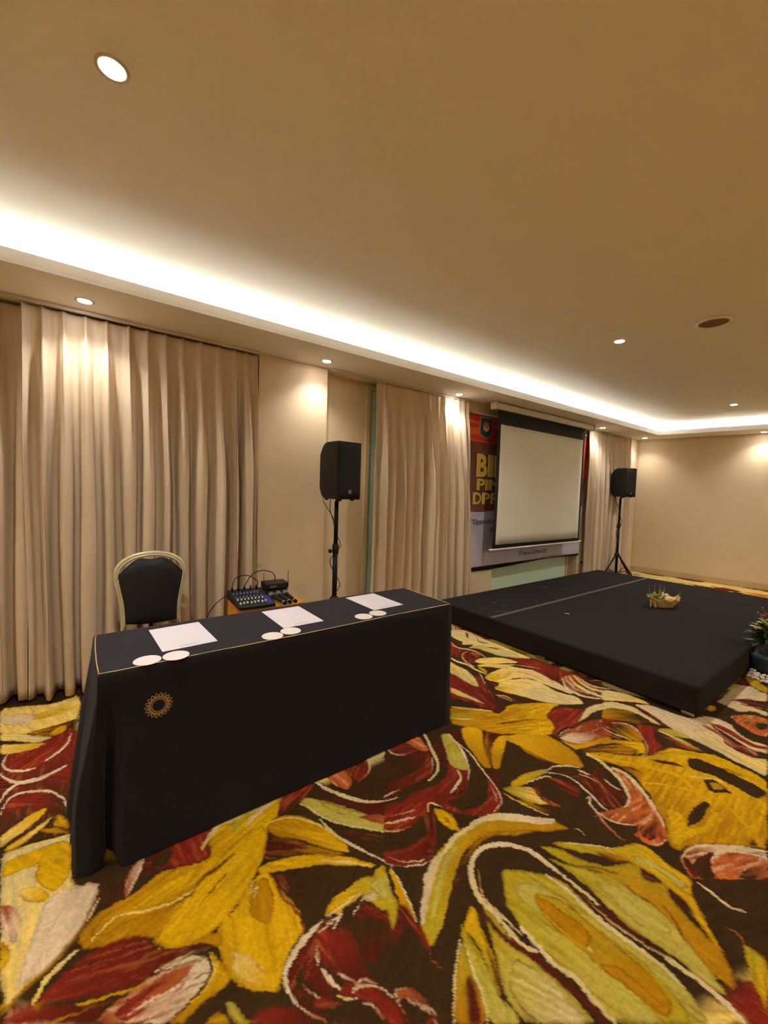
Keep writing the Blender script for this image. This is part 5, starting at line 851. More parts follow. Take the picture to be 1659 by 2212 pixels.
# ---------------------------------------------------------------- banquet table and its cloth
X0, X1, Y0, Y1, ZT = -2.118, -1.668, .052, 1.785, .735
tb = thing('banquet_table', 'long narrow banquet table hidden under the black cloth', 'table', (-1.893, .92, 0))
b = bm_new(); box(b, -.215, .215, -.855, .855, ZT-.032, ZT-.008); obj('tabletop', b, mat('table_wood', (120, 90, 60)), tb)
for sx in (-1, 1):
    for sy in (-1, 1):
        b = bm_new(); tube(b, [(sx*.18, sy*.75, .002), (sx*.17, sy*.70, ZT-.033)], .014, 8); obj('leg', b, m_metalk, tb, smooth=True)
def cloth():
    # outline of the hem, with the two loose folds at the near left corner
    top = []; hem = []
    def seg(a, b_, ha, hb, n):
        for k in range(n):
            t = k/n; top.append((a[0]+(b_[0]-a[0])*t, a[1]+(b_[1]-a[1])*t)); hem.append((ha[0]+(hb[0]-ha[0])*t, ha[1]+(hb[1]-ha[1])*t))
    c1 = (X1, Y0); c2 = (X1, Y1); c3 = (X0, Y1); c4 = (X0, Y0)
    seg((X1, Y0+.10), c2, (X1-.002, .125), (X1+.010, Y1+.004), 44)
    seg(c2, (X1-.05, Y1), (X1+.010, Y1+.004), (X1-.05, Y1+.02), 6)
    seg((X1-.05, Y1), c3, (X1-.05, Y1+.02), (X0-.02, Y1+.02), 10)
    seg(c3, c4, (X0-.02, Y1+.02), (X0-.03, Y0-.06), 44)
    # left end: two soft folds, the corner lobe, the notch
    L = [((X0, Y0), (X0-.03, Y0-.06)), ((X0+.08, Y0), (X0+.05, Y0-.10)), ((X0+.15, Y0), (X0+.13, Y0-.055)), ((X0+.23, Y0), (X0+.21, Y0-.085)),
         ((X0+.31, Y0), (X0+.30, Y0-.06)), ((X1-.06, Y0), (X1-.105, Y0-.078)), ((X1-.02, Y0), (X1-.045, Y0-.065)), ((X1-.004, Y0), (X1-.030, Y0-.022)), ((X1, Y0+.012), (X1-.045, Y0+.012)),
         ((X1, Y0+.03), (X1-.125, Y0+.028)), ((X1, Y0+.05), (X1-.10, Y0+.045)), ((X1, Y0+.075), (X1-.03, Y0+.06)), ((X1, Y0+.10), (X1-.002, .125))]
    for (a, ha), (b_, hb) in zip(L, L[1:]): seg(a, b_, ha, hb, 5)
    return top, hem
top, hem = cloth(); n = len(top)
bm = bm_new(); rows = []
R_ = .016
for k in range(24):
    s = k/23; row = []
    for i in range(n):
        tx, ty = top[i]; hx, hy = hem[i]
        e = s**.85
        # left-front region bulges out quickly then hangs
        loose = math.exp(-((tx-X1)**2+(ty-Y0)**2)/.02)
        f = e*(1-loose)+sm(0, .75, s)*loose
        x = tx+(hx-tx)*f; y = ty+(hy-ty)*f
        a = .005*s*noise.noise(Vector((x*4, y*4, s*1.5)))+.003*s*noise.noise(Vector((x*12, y*12, 0)))
        cx_, cy_ = (tx+1.893), (ty-.92)
        nx, ny = (1, 0) if abs(tx-X1) < .002 else ((-1, 0) if abs(tx-X0) < .002 else (0, 1 if ty > 1 else -1))
        x += nx*a; y += ny*a
        z = ZT-.012-(ZT-.016)*s
        if s == 0: z = ZT-.010
        row.append(bm.verts.new((x+1.893, y-.92, z)))
    rows.append(row)
for a, b_ in zip(rows, rows[1:]):
    for i in range(n): bm.faces.new((a[i], a[(i+1) % n], b_[(i+1) % n], b_[i]))
inner = [bm.verts.new((((x+1.893)*.975), ((y-.92)*.994), ZT-.0012)) for x, y in top]
for i in range(n): bm.faces.new((inner[i], inner[(i+1) % n], rows[0][(i+1) % n], rows[0][i]))
bm.faces.new(inner)
tc = thing('tablecloth', 'black floor-length tablecloth with gold piping and a gold ring emblem at its left', 'tablecloth', (-1.893, .92, 0))
obj('draped_cloth', bm, m_black, tc, smooth=True)
# topper with its cord
rnd = random.Random(4)
def edge(t):     # slightly wavy rectangle
    pts = []
    cs = [(X1-.006, Y0+.004), (X1-.004, Y1-.012), (X0+.006, Y1-.006), (X0+.004, Y0+.006)]
    for i in range(4):
        a, c_ = Vector(cs[i]), Vector(cs[(i+1) % 4]); d = (c_-a); L_ = d.length; nn = Vector((-d.y, d.x)).normalized()
        q = 34 if i % 2 == 0 else 12
        for k in range(q):
            u = k/q; wv = min(1, u*L_/.04, (1-u)*L_/.04)
            p = a+d*u+nn*(wv*(.0035*math.sin(u*L_*6+i)+.002*noise.noise(Vector((u*L_*9, i, 0))))+ (1-wv)*.006)
            pts.append((p.x+1.893, p.y-.92))
    return pts
E_ = edge(0)
bm = bm_new(); prism(bm, [(x*.996, y*.999) for x, y in E_], ZT-.0011, ZT+.0004); obj('topper', bm, m_top, tc)
bm = bm_new(); tube(bm, [(x, y, ZT+.0005+(-.0025 if abs(x) > .21 else 0)) for x, y in E_], .0022, 6, closed=True); obj('gold_piping', bm, m_gold, tc, smooth=True)
bm = bm_new()
for k in range(18):
    a0 = 2*PI*k/18
    for (r_, s_, off) in ((.0385, .0052, 0), (.0265, .0038, .0), (.0345, .0030, PI/18)):
        cy_ = r_*math.cos(a0+off); cz_ = r_*math.sin(a0+off); el = 1.5
        pts = []
        for q in range(10):
            t_ = 2*PI*q/10; dr = s_*el*math.cos(t_); dt = s_*.75*math.sin(t_)
            pts.append((0, cy_+dr*math.cos(a0+off)-dt*math.sin(a0+off), cz_+dr*math.sin(a0+off)+dt*math.cos(a0+off)))
        tube(bm, pts, .0008, 4, closed=True)
obj('ring_emblem', bm, m_embl, tc, loc=(X1+.0065+1.893, .237-.92, .577))

# papers and coasters on the table
Zp = ZT+.0006
def rotz(a): return Matrix.Rotation(a, 4, 'Z')
pap = [((-1.919, .364), .035, 'white letterhead sheet on the table, nearest to the ring emblem'),
       ((-1.923, .878), -.01, 'white letterhead sheet in the middle of the black table'),
       ((-1.941, 1.407), .01, 'white letterhead sheet at the far end of the black table')]
root0 = None
for (x, y), rz, lb in pap:
    if root0 is None:
        root0 = thing('paper_sheet', lb, 'paper sheet', (x, y, Zp), rz, 'letterhead sheets on the table')
        b = bm_new(); box(b, -.1485, .1485, -.105, .105, 0, .0008); obj('sheet', b, m_paper, root0)
        b = bm_new(); add_text(b, 'ASTON', (.121, .038, .00082), (0, -1, 0), (1, 0, 0), .076, .010, .0002, .0)
        add_text(b, 'DENPASAR', (.112, .018, .00082), (0, -1, 0), (1, 0, 0), .036, .004, .0002, .0)
        obj('letterhead', b, m_ink, root0)
    else: dup(root0, (x, y, Zp), rz, lb, 'letterhead sheets on the table')
cs = [(-1.711, .206, 'round white paper coaster at the piped left corner, the lower left of its pair'), (-1.703, .302, 'round white paper coaster nearest the first sheet, touching distance from its twin'),
      (-1.709, .690, 'round white paper coaster before the middle sheet, left of the overlapping pair'), (-1.722, .782, 'round white paper coaster before the middle sheet, right of the overlapping pair'),
      (-1.729, 1.191, 'round white paper coaster before the far sheet, left of its pair'), (-1.738, 1.289, 'round white paper coaster before the far sheet, right of its pair')]
for i, (x, y, lb) in enumerate(cs):
    b = bm_new(); lathe(b, [(.0455, 0), (.0465, .0005), (.0465, .0010), (.0455, .0014)], 40)
    o = tag(obj('coaster', b, m_card), lb, 'coaster', 'paper coasters on the table'); o.location = (x, y, Zp+(.0016 if i == 3 else 0))

# ---------------------------------------------------------------- banquet chair
ch = thing('banquet_chair', 'black upholstered banquet chair with champagne arched frame behind the table', 'chair', (-2.70, .378, 0), 0)
prof = [(.0, .165), (.25, .160), (.45, .158), (.56, .157), (.64, .163), (.72, .178), (.78, .189), (.825, .193), (.865, .184), (.90, .158), (.928, .115), (.944, .062), (.950, 0)]
def bx_(z): return -.24-.0*z - (.10*(max(0, .45-z)/.45)**1.2) - .035*max(0, z-.45)
L_ = [(bx_(z), -w_, z) for z, w_ in prof if z > .001]; R2 = [(x, -y, z) for x, y, z in L_[:-1]][::-1]
arch = [(bx_(0), -.165, .002)]+L_+R2+[(bx_(0), .165, .002)]
def smooth_path(p, n=4):
    p = [Vector(q) for q in p]; P_ = [2*p[0]-p[1]]+p+[2*p[-1]-p[-2]]; out = []
    for i in range(1, len(P_)-2):
        a, b_, c_, d = P_[i-1:i+3]
        for k in range(n):
            t = k/n; out.append(.5*((2*b_)+(c_-a)*t+(2*a-5*b_+4*c_-d)*t*t+(3*b_-a-3*c_+d)*t**3))
    return out+[p[-1]]
ap = smooth_path(arch)
b = bm_new(); tube(b, ap, .0125, 10)
b2 = [(p[0]+.012, p[1]*.955, p[2]-(.012 if p[2] > .8 else 0)) for p in ap if p[2] > .47]
tube(b, b2, .0065, 8)
obj('back_frame', b, m_chgold, ch, smooth=True)
def hw(z):
    for (z0, a), (z1, c_) in zip(prof, prof[1:]):
        if z0 <= z <= z1: return a+(c_-a)*(z-z0)/(z1-z0)
    return 0
P = []; Q = []
for k in range(25):
    s = k/24; row = []; rq = []
    for i in range(17):
        u = i/16*2-1
        # outline: bottom curved, top following the arch with a hand notch
        zt = .936-.0*abs(u); ztop = .932-.11*abs(u)**2.4-.022*math.exp(-(u/.28)**2)
        zbot = .500+.012*abs(u)**2-.006*u
        z = zbot+(ztop-zbot)*s; w_ = (hw(min(z, .90)) if z < .865 else hw(.865))-.013
        y = u*w_; ed = (1-abs(u)**6)*(1-(abs(2*s-1))**8)
        row.append((bx_(z)+.008+.026*ed+.006, y, z)); rq.append((bx_(z)+.008-.016*ed-.002, y, z))
    P.append(row); Q.append(rq)
b = bm_new(); grid(b, P); grid(b, [r[::-1] for r in Q]); bmesh.ops.remove_doubles(b, verts=b.verts, dist=.0015); obj('backrest', b, m_leather, ch, smooth=True)
b = bm_new(); box(b, -.262, -.248, -.014, .010, .42, .53); obj('back_strut', b, m_metalk, ch)
b = bm_new()
P = []
for k in range(13):
    v = k/12*2-1; row = []
    for i in range(13):
        u = i/12*2-1; e = (1-abs(u)**5)*(1-abs(v)**5); row.append((-.015+v*.205, u*(.195+.01*v), .435+.045*e))
    P.append(row)
grid(b, P); grid(b, [[(p[0], p[1], .425) for p in r][::-1] for r in P]); bmesh.ops.remove_doubles(b, verts=b.verts, dist=.002); 
obj('seat', b, m_leather, ch, smooth=True, solid=.002)
b = bm_new(); tube(b, [(-.235, -.165, .415), (.19, -.19, .415), (.19, .19, .415), (-.235, .165, .415)], .011, 8, closed=True); obj('seat_frame', b, m_chgold, ch, smooth=True)
for s in (-1, 1):
    b = bm_new(); tube(b, [(.185, s*.185, .405), (.20, s*.195, .002)], [.013, .010], 8); obj('leg', b, m_chgold, ch, smooth=True)

# ---------------------------------------------------------------- mixer table and audio gear
ot = thing('side_table', 'small side table draped in an orange cloth behind the long black table', 'table', (-2.755, 1.06, 0))
b = bm_new(); box(b, -.15, .15, -.19, .19, .555, .5855); obj('tabletop', b, mat('table_wood', (120, 90, 60)), ot)
for sx in (-1, 1):
    for sy in (-1, 1):
        b = bm_new(); box(b, sx*.13-.012, sx*.13+.012, sy*.16-.012, sy*.16+.012, .001, .5545); obj('leg', b, m_metalk, ot)
bm = bm_new(); rows = []; nn = 96
for k in range(14):
    s = k/13; row = []
    for i in range(nn):
        t = i/nn*2*PI; c_, s_ = math.cos(t), math.sin(t); q = (abs(c_)**8+abs(s_)**8)**(-1/8)
        fl = 1+s*(.10+.05*math.cos(t*14))
        row.append(bm.verts.new((c_*q*.172*fl, s_*q*.222*fl, .597-.585*s-(.004 if k else 0))))
    rows.append(row)
for a, b_ in zip(rows, rows[1:]):
    for i in range(nn): bm.faces.new((a[i], a[(i+1) % nn], b_[(i+1) % nn], b_[i]))
bm.faces.new(rows[0][::-1])
tag(obj('orange_tablecloth', bm, m_orange, smooth=False, loc=(-2.755, 1.06, 0), bevel=.006), 'orange cloth hanging over the small side table with the mixer', 'tablecloth')

mx = thing('audio_mixer', 'compact black audio mixer with white-tipped faders and a blue section', 'audio mixer', (-2.735, .945, .6015), -.05)
# local: x towards the room = fader edge, y along the row of channels; the deck rises to the back
b = bm_new(); prism(b, [(-.165, 0), (.165, 0), (.165, .022), (-.10, .052), (-.165, .060)], -.118, .118, 'y'); obj('mixer_body', b, m_plast, mx, bevel=.006)
sl_ = math.atan2(.030, .265)
def deck(x): return .022+(.165-x)*.030/.265
b = bm_new(); box(b, .02, .155, .070, .108, 0, .0015, M=Matrix.Translation((0, 0, .0405))@Matrix.Rotation(sl_*1.0, 4, 'Y')); 
obj('blue_panel', b, m_blue, mx)
for i in range(8):
    y = -.098+i*.0235
    b = bm_new(); box(b, -.008, .008, -.0045, .0045, 0, .010); obj('fader_cap', b, m_knob, mx, loc=(.118-(i % 3)*.006, y, deck(.118)+.001), rot=(0, sl_, 0))
    b = bm_new(); box(b, -.035, .035, -.0012, .0012, 0, .0012); obj('fader_slot', b, m_metalk, mx, loc=(.105, y, deck(.105)+.0005), rot=(0, sl_, 0))
    for j in range(4):
        b = bm_new(); lathe(b, [(.0055, 0), (.005, .010), (.003, .011)], 10); o = obj('knob', b, [m_knob, mat('knob_green', (110, 140, 100), .4), m_blue, mat('knob_grey', (120, 120, 125), .4)][j], mx, loc=(.045-j*.036, y, deck(.045-j*.036)+.0005), rot=(0, sl_, 0))
for k in range(5):
    b = bm_new(); tube(b, [(-.135, -.09+k*.042, .057), (-.137, -.09+k*.042, .085)], [.008, .006], 8); obj('cable_plug', b, m_metalk if k != 3 else m_blue, mx, smooth=True)
def cable(label, pts, r=.0032, name='audio_cable'):
    b = bm_new(); tube(b, smooth_path(pts, 6), r, 6); return tag(obj(name, b, m_plast, smooth=True), label, 'cable')
cable('black cable arching from the mixer jacks over its left side', [(-2.87, .86, .69), (-2.89, .89, .745), (-2.90, .97, .755), (-2.91, 1.03, .72), (-2.925, 1.06, .69), (-2.925, 1.05, .62)])
cable('thicker black cable looping from the mixer towards the wireless receivers', [(-2.875, .95, .69), (-2.895, 1.01, .76), (-2.915, 1.10, .775), (-2.915, 1.18, .74), (-2.93, 1.19, .66), (-2.915, 1.14, .615)])
cable('black cable drooping from the mixer down beside the curtain to the floor', [(-2.905, .90, .64), (-2.97, .84, .60), (-3.0, .76, .52), (-3.02, .70, .38), (-3.03, .62, .16), (-3.05, .56, .05), (-3.06, .45, .004)])
for i, (z, lb) in enumerate(((.6005, 'black wireless microphone receiver lying under the other one'), (.6485, 'black wireless microphone receiver on top, with two thin antennas'))):
    rc = thing('wireless_receiver', lb, 'receiver', (-2.878, 1.168+.004*i, z), -.10+.05*i, 'stacked wireless receivers')
    b = bm_new(); box(b, -.065, .065, -.085, .085, .001, .044); obj('case', b, m_plast, rc, bevel=.006)
    b = bm_new(); box(b, .0655, .067, -.072, .072, .008, .036); obj('front_panel', b, m_grille, rc)
    b = bm_new(); box(b, .0672, .0676, -.055, -.01, .018, .028); obj('display', b, mat('lcd_grey', (120, 120, 120), .3), rc)
    for s in ((-1, 1) if i else (-1,)):
        b = bm_new(); tube(b, [(.03 if i else .072, s*.0925, .02), (.03-.02*s if i else .078, s*(.098), .12 if i else .14)], [.0028, .0018], 6); obj('antenna', b, m_plast, rc, smooth=True)
hx = [(-2.752, 1.096, -2.535, 1.100, 'black handheld microphone beside the blue mixer panel, leftmost of three'), (-2.760, 1.150, -2.540, 1.140, 'black handheld microphone lying between its two twins'), (-2.762, 1.204, -2.545, 1.182, 'black handheld microphone on the outer side, rightmost of three')]
mr = None
for x0, y0, x1, y1, lb in hx:
    dx, dy = x1-x0, y1-y0; a = math.atan2(dy, dx); sc_ = math.hypot(dx, dy)/.235
    z = .6025
    if mr is None:
        mr = thing('microphone', lb, 'microphone', (x0, y0, z), a, 'handheld microphones on the orange cloth')
        MY = Matrix.Translation((0, 0, .025))@Matrix.Rotation(PI/2, 4, 'Y')
        b = bm_new(); lathe(b, [(.016, .035), (.0165, .05), (.0135, .10), (.0125, .20), (.0125, .205)], 16, M=MY); obj('handle', b, m_plast, mr, smooth=True)
        b = bm_new(); lathe(b, [(.004, -.024), (.018, -.018), (.0245, -.002), (.0250, .008), (.021, .022), (.017, .0345)], 18, M=MY); obj('grille_head', b, m_grid, mr, smooth=True)
        b = bm_new(); lathe(b, [(.0127, .2055), (.0135, .21), (.0135, .219)], 16, M=MY); obj('ring', b, m_silver, mr, smooth=True)
        b = bm_new(); lathe(b, [(.0125, .2195), (.0115, .238), (.006, .241)], 16, M=MY); obj('antenna_cap', b, m_metalk, mr, smooth=True)
    else: dup(mr, (x0, y0, z), a, lb, 'handheld microphones on the orange cloth')

# ---------------------------------------------------------------- loudspeakers on tripods
def stand(label, loc, rz, hub, top, spread, legang):
    s = thing('speaker_stand', label, 'speaker stand', loc, rz, 'tripod speaker stands')
    b = bm_new(); tube(b, [(0, 0, hub-.30), (0, 0, .5*(hub+top)+.05)], .0205, 12); obj('lower_pole', b, m_metalk, s, smooth=True)
    b = bm_new(); tube(b, [(0, 0, .5*(hub+top)+.02), (0, 0, top)], .0175, 12); obj('upper_pole', b, m_metalk, s, smooth=True)
    zc = .5*(hub+top)
    b = bm_new(); lathe(b, [(.022, zc-.03), (.027, zc-.02), (.027, zc+.05), (.022, zc+.06)], 14); tube(b, [(0, -.025, zc), (0, -.045, zc)], .006, 8); obj('clamp_collar', b, m_plast, s, smooth=True)
    b = bm_new(); lathe(b, [(.018, 0), (.020, .006), (.018, .014)], 6, M=Matrix.Translation((0, -.045, zc))@Matrix.Rotation(PI/2, 4, 'X')); obj('clamp_knob', b, m_plast, s)
    b = bm_new(); lathe(b, [(.022, hub-.03), (.040, hub-.02), (.040, hub+.01), (.024, hub+.03)], 16); obj('hub', b, m_plast, s, smooth=True)
    b = bm_new(); lathe(b, [(.020, .12), (.027, .125), (.027, .15), (.020, .155)], 14); obj('lower_ring', b, m_plast, s, smooth=True)
    for a in legang:
        ca, sa = math.cos(a), math.sin(a)
        b = bm_new(); tube(b, [(ca*.035, sa*.035, hub-.01), (ca*spread, sa*spread, .018)], .0125, 8); lg = obj('leg', b, m_metalk, s, smooth=True)
        b = bm_new(); tube(b, [(ca*(spread-.012), sa*(spread-.012), .030), (ca*(spread+.012), sa*(spread+.012), .012)], .017, 8); obj('rubber_foot', b, m_plast, lg, smooth=True)
        m_ = .52; b = bm_new(); tube(b, [(ca*.024, sa*.024, .137), (ca*(.035+(spread-.035)*m_), sa*(.035+(spread-.035)*m_), hub-.01-(hub-.028)*m_)], .006, 6); obj('brace', b, m_metalk, s, smooth=True)
    return s
def speaker(label, loc, rz):
    s = thing('loudspeaker', label, 'loudspeaker', loc, rz, 'loudspeakers on tripods')
    D, W, Hh = .150, .118, .465
    pf = [(D, .0), (D, Hh), (-.02, Hh), (-.07, Hh-.012), (-.11, Hh-.045), (-D, Hh-.10), (-D, .085), (-.115, .035), (-.08, .008), (-.03, 0)]
    b = bm_new()
    A = [b.verts.new((x, -(W if x > 0 else W*(1+.18*x/D)), z)) for x, z in pf]; B = [b.verts.new((x, (W if x > 0 else W*(1+.18*x/D)), z)) for x, z in pf]
    n = len(pf)
    for i in range(n): b.faces.new((A[i], A[(i+1) % n], B[(i+1) % n], B[i]))
    b.faces.new(A[::-1]); b.faces.new(B); obj('cabinet', b, m_plast, s, bevel=.008)
    P = []
    for k in range(9):
        z = .014+(Hh-.028)*k/8; P.append([(D+.002+.010*(1-(abs(u)**4)), u*(W-.010), z) for u in [i/8*2-1 for i in range(17)][:9+8]])
    P = [[(D+.002+.010*(1-abs(i/8-1)**4), (i/8-1)*(W-.010), .014+(Hh-.028)*k/8) for i in range(17)] for k in range(9)]
    b = bm_new(); grid(b, P); obj('front_grille', b, m_grille, s, smooth=True, solid=.003)
    MX = Matrix.Translation((D+.0145, .0, .062))@Matrix.Rotation(PI/2, 4, 'Y')
    b = bm_new(); lathe(b, [(.0165, 0), (.0165, .002), (.0145, .003)], 24, M=MX); bd = obj('badge', b, m_silver, s, smooth=False)
    b = bm_new()
    for k in range(3):
        a = PI/2+k*2*PI/3; tube(b, [(0, 0, 0), (0, .011*math.cos(a), .011*math.sin(a))], .0012, 5)
    tube(b, [(0, .0125*math.cos(q*PI/8), .0125*math.sin(q*PI/8)) for q in range(16)], .0010, 5, closed=True)
    obj('badge_mark', b, m_plast, bd, loc=(D+.0180, 0, .062))
    b = bm_new(); box(b, -.06, .04, -.045, .045, Hh+.0005, Hh+.004); obj('top_handle', b, mat('handle_grey', (90, 88, 82), .4), s, bevel=.003)
    for x in (-.075, .10):
        for y in (-.07, .07):
            b = bm_new(); box(b, x-.012, x+.012, y-.012, y+.012, -.012, -.0005); obj('foot', b, m_plast, s, bevel=.002)
    b = bm_new(); lathe(b, [(.026, -.02), (.026, -.0005)], 16); obj('pole_socket', b, m_plast, s)
    return s
SX, SY = -2.965, 1.735
stand('black tripod speaker stand by the beige pillar, its legs behind the long table', (SX, SY, 0), 0, .46, 1.289, .34, (2.75, .65, -1.45))
speaker('black loudspeaker up on the tripod nearest the camera, before the beige pillar', (SX-.008, SY+.02, 1.310), .06)
cable('thin black cable curling from the near loudspeaker to its pole', [(SX-.13, SY-.02, 1.37), (SX-.145, SY-.05, 1.30), (SX-.08, SY-.05, 1.24), (SX-.027, SY-.02, 1.16), (SX-.03, SY+.005, 1.10)], .0028)
cable('thin black cable hanging under the near loudspeaker along its pole', [(SX-.05, SY-.03, 1.305), (SX-.045, SY-.035, 1.22), (SX-.028, SY-.022, 1.15), (SX-.026, SY+.018, 1.02), (SX+.030, SY+.022, .95), (SX+.03, SY+.02, .90), (SX-.02, SY-.035, .80), (SX-.03, SY-.01, .72), (SX+.015, SY+.03, .62), (SX+.012, SY+.032, .55), (SX-.05, SY-.08, .40)], .0035)
FX, FY = -3.07, 7.22
stand('black tripod speaker stand in the corner behind the stage', (FX, FY, 0), 0, .44, 1.385, .38, (-.25, -1.78, 1.35))
speaker('black loudspeaker up on the far tripod, in front of the corner curtain', (FX+.02, FY, 1.406), -.30)
cable('thin black cable wound around the pole of the far speaker stand', [(FX-.05, FY-.05, 1.40), (FX-.06, FY-.045, 1.34), (FX-.025, FY-.01, 1.25), (FX+.02, FY-.025, 1.10), (FX+.06, FY-.04, .98), (FX+.03, FY-.03, .90), (FX-.03, FY-.01, .80), (FX+.02, FY-.03, .62), (FX-.02, FY-.03, .50)], .0038)

# ---------------------------------------------------------------- banner behind the screen
def banner_mat():
    M = bpy.data.materials.new('printed_banner'); M.use_nodes = True; N = M.node_tree.nodes; L = M.node_tree.links
    bs = N['Principled BSDF']; bs.inputs['Roughness'].default_value = .5; bs.inputs['Specular IOR Level'].default_value = .35
    tc_ = N.new('ShaderNodeTexCoord'); sp = N.new('ShaderNodeSeparateXYZ'); L.new(tc_.outputs['Object'], sp.inputs[0])
    def math_(op, a, b_=None, c_=None):
        n = N.new('ShaderNodeMath'); n.operation = op
        for i, v in enumerate((a, b_, c_)):
            if v is None: continue
            if isinstance(v, (int, float)): n.inputs[i].default_value = v
            else: L.new(v, n.inputs[i])
        return n.outputs[0]
    def mix(f, a, b_):
        n = N.new('ShaderNodeMix'); n.data_type = 'RGBA'
        L.new(f, n.inputs[0])
        for i, v in ((6, a), (7, b_)):
            if isinstance(v, tuple): n.inputs[i].default_value = (*s2l(v), 1)
            else: L.new(v, n.inputs[i])
        return n.outputs[2]
    Y, Z = sp.outputs['Y'], sp.outputs['Z']
    ns = N.new('ShaderNodeTexNoise'); ns.inputs['Scale'].default_value = 5; ns.inputs['Detail'].default_value = 5; L.new(tc_.outputs['Object'], ns.inputs['Vector'])
    mp = N.new('ShaderNodeMapping'); mp.inputs['Rotation'].default_value = (math.radians(-35), 0, 0); mp.inputs['Scale'].default_value = (1, 1.2, 9); L.new(tc_.outputs['Object'], mp.inputs[0])
    n2 = N.new('ShaderNodeTexNoise'); n2.inputs['Scale'].default_value = 1.6; L.new(mp.outputs[0], n2.inputs['Vector'])
    r = N.new('ShaderNodeValToRGB'); r.color_ramp.elements[0].position = .42; r.color_ramp.elements[1].position = .56; L.new(n2.outputs['Fac'], r.inputs[0])
    red = mix(r.outputs[0], (200, 52, 28), (228, 105, 50))
    brown = mix(ns.outputs['Fac'], (66, 22, 12), (150, 92, 66))
    grey = mix(ns.outputs['Fac'], (168, 158, 168), (205, 198, 205))
    # wave between the brown field and the pale foot
    wv = math_('MULTIPLY', math_('SINE', math_('MULTIPLY_ADD', Y, 3.4, -10.2+1.4)), .05)
    f1 = math_('GREATER_THAN', math_('SUBTRACT', Z, wv), 1.21)
    c1 = mix(f1, grey, brown)
    f2 = math_('GREATER_THAN', Z, 2.015); c2 = mix(f2, c1, red)
    f3 = math_('GREATER_THAN', .478, Z); c3 = mix(f3, c2, (34, 22, 20))
    f4 = math_('MULTIPLY', math_('GREATER_THAN', Y, 6.33), math_('GREATER_THAN', Z, 1.69)); c4 = mix(f4, c3, (190, 62, 38))
    L.new(c4, bs.inputs['Base Color']); return M
bn = thing('banner', 'large printed event banner in red, brown and pale grey hanging behind the screen', 'banner', (0, 0, 0))
P = []
for k in range(40):
    z = .437+(2.335-.437)*k/39; row = []
    for i in range(90):
        y = 3.64+(6.43+.10*k/39-3.64)*i/89
        sag = .018*math.sin((y-3.6)*2.4)*(1-k/39)
        fx_ = -3.320+.004*math.sin(y*5+z*3)*sm(.2, 1, 1-k/39)+.004*noise.noise(Vector((y*2.5, z*3-y*2, 3)))*1.5*(1-k/50)
        row.append((fx_, y, z-sag-(.006*(y-3.6))*(1-k/39)*-1))
    P.append(row)
b = bm_new(); grid(b, P); obj('printed_sheet', b, banner_mat(), bn, smooth=True, solid=.0015)
m_let = mat('gold_lettering', (214, 176, 62), .45, var=.25, scale=8, metal=.1)
m_leto = mat('lettering_edge', (226, 210, 150), .5)
b = bm_new(); b_o = bm_new()
for ch_, y0, y1, z0, z1 in (('B', 3.885, 4.072, 1.597, 1.867), ('I', 4.095, 4.195, 1.600, 1.866), ('M', 4.225, 4.50, 1.600, 1.866),
                            ('P', 3.903, 4.042, 1.434, 1.563), ('I', 4.064, 4.118, 1.434, 1.563), ('M', 4.139, 4.34, 1.434, 1.563), ('P', 4.36, 4.5, 1.434, 1.563),
                            ('D', 3.840, 3.985, 1.262, 1.396), ('P', 4.010, 4.150, 1.262, 1.396), ('R', 4.176, 4.320, 1.262, 1.396)):
    add_text(b, ch_, (-3.3075, y0, z0), (0, 1, 0), (0, 0, 1), y1-y0, z1-z0, .001, (.035 if z1 > 1.7 else .022) if ch_ != 'I' else .12)
    add_text(b_o, ch_, (-3.3100, y0-.008, z0-.005), (0, 1, 0), (0, 0, 1), y1-y0+.010, z1-z0+.010, .001, (.035 if z1 > 1.7 else .022) if ch_ != 'I' else .12)
obj('gold_lettering', b, m_let, bn); obj('lettering_edge', b_o, m_leto, bn)
m_dk = mat('dark_lettering', (58, 48, 56), .6)
b = bm_new()
add_text(b, '"Optimalisasi', (-3.3082, 3.822, .993), (0, 1, 0), (0, 0, 1), .49, .085, .001)
obj('dark_lettering', b, m_dk, bn); b = bm_new()
add_text(b, 'Se', (-3.3082, 4.189, .905), (0, 1, 0), (0, 0, 1), .08, .060, .001)
obj('dark_lettering', b, m_dk, bn); b = bm_new()
add_text(b, '27 Februari - 02 Maret 2025', (-3.3062, 4.82, .560), (0, 1, 0), (0, 0, 1), .676, .056, .001)
obj('dark_lettering', b, m_dk, bn)
b = bm_new()
for k in range(9): add_text(b, 'ENHZDO8ZN'[k], (-3.3082, 6.385, 1.80+k*.062), (0, 0, 1), (0, -1, 0), .032, .035, .001)
obj('side_lettering', b, mat('side_lettering', (150, 120, 110), .6), bn)
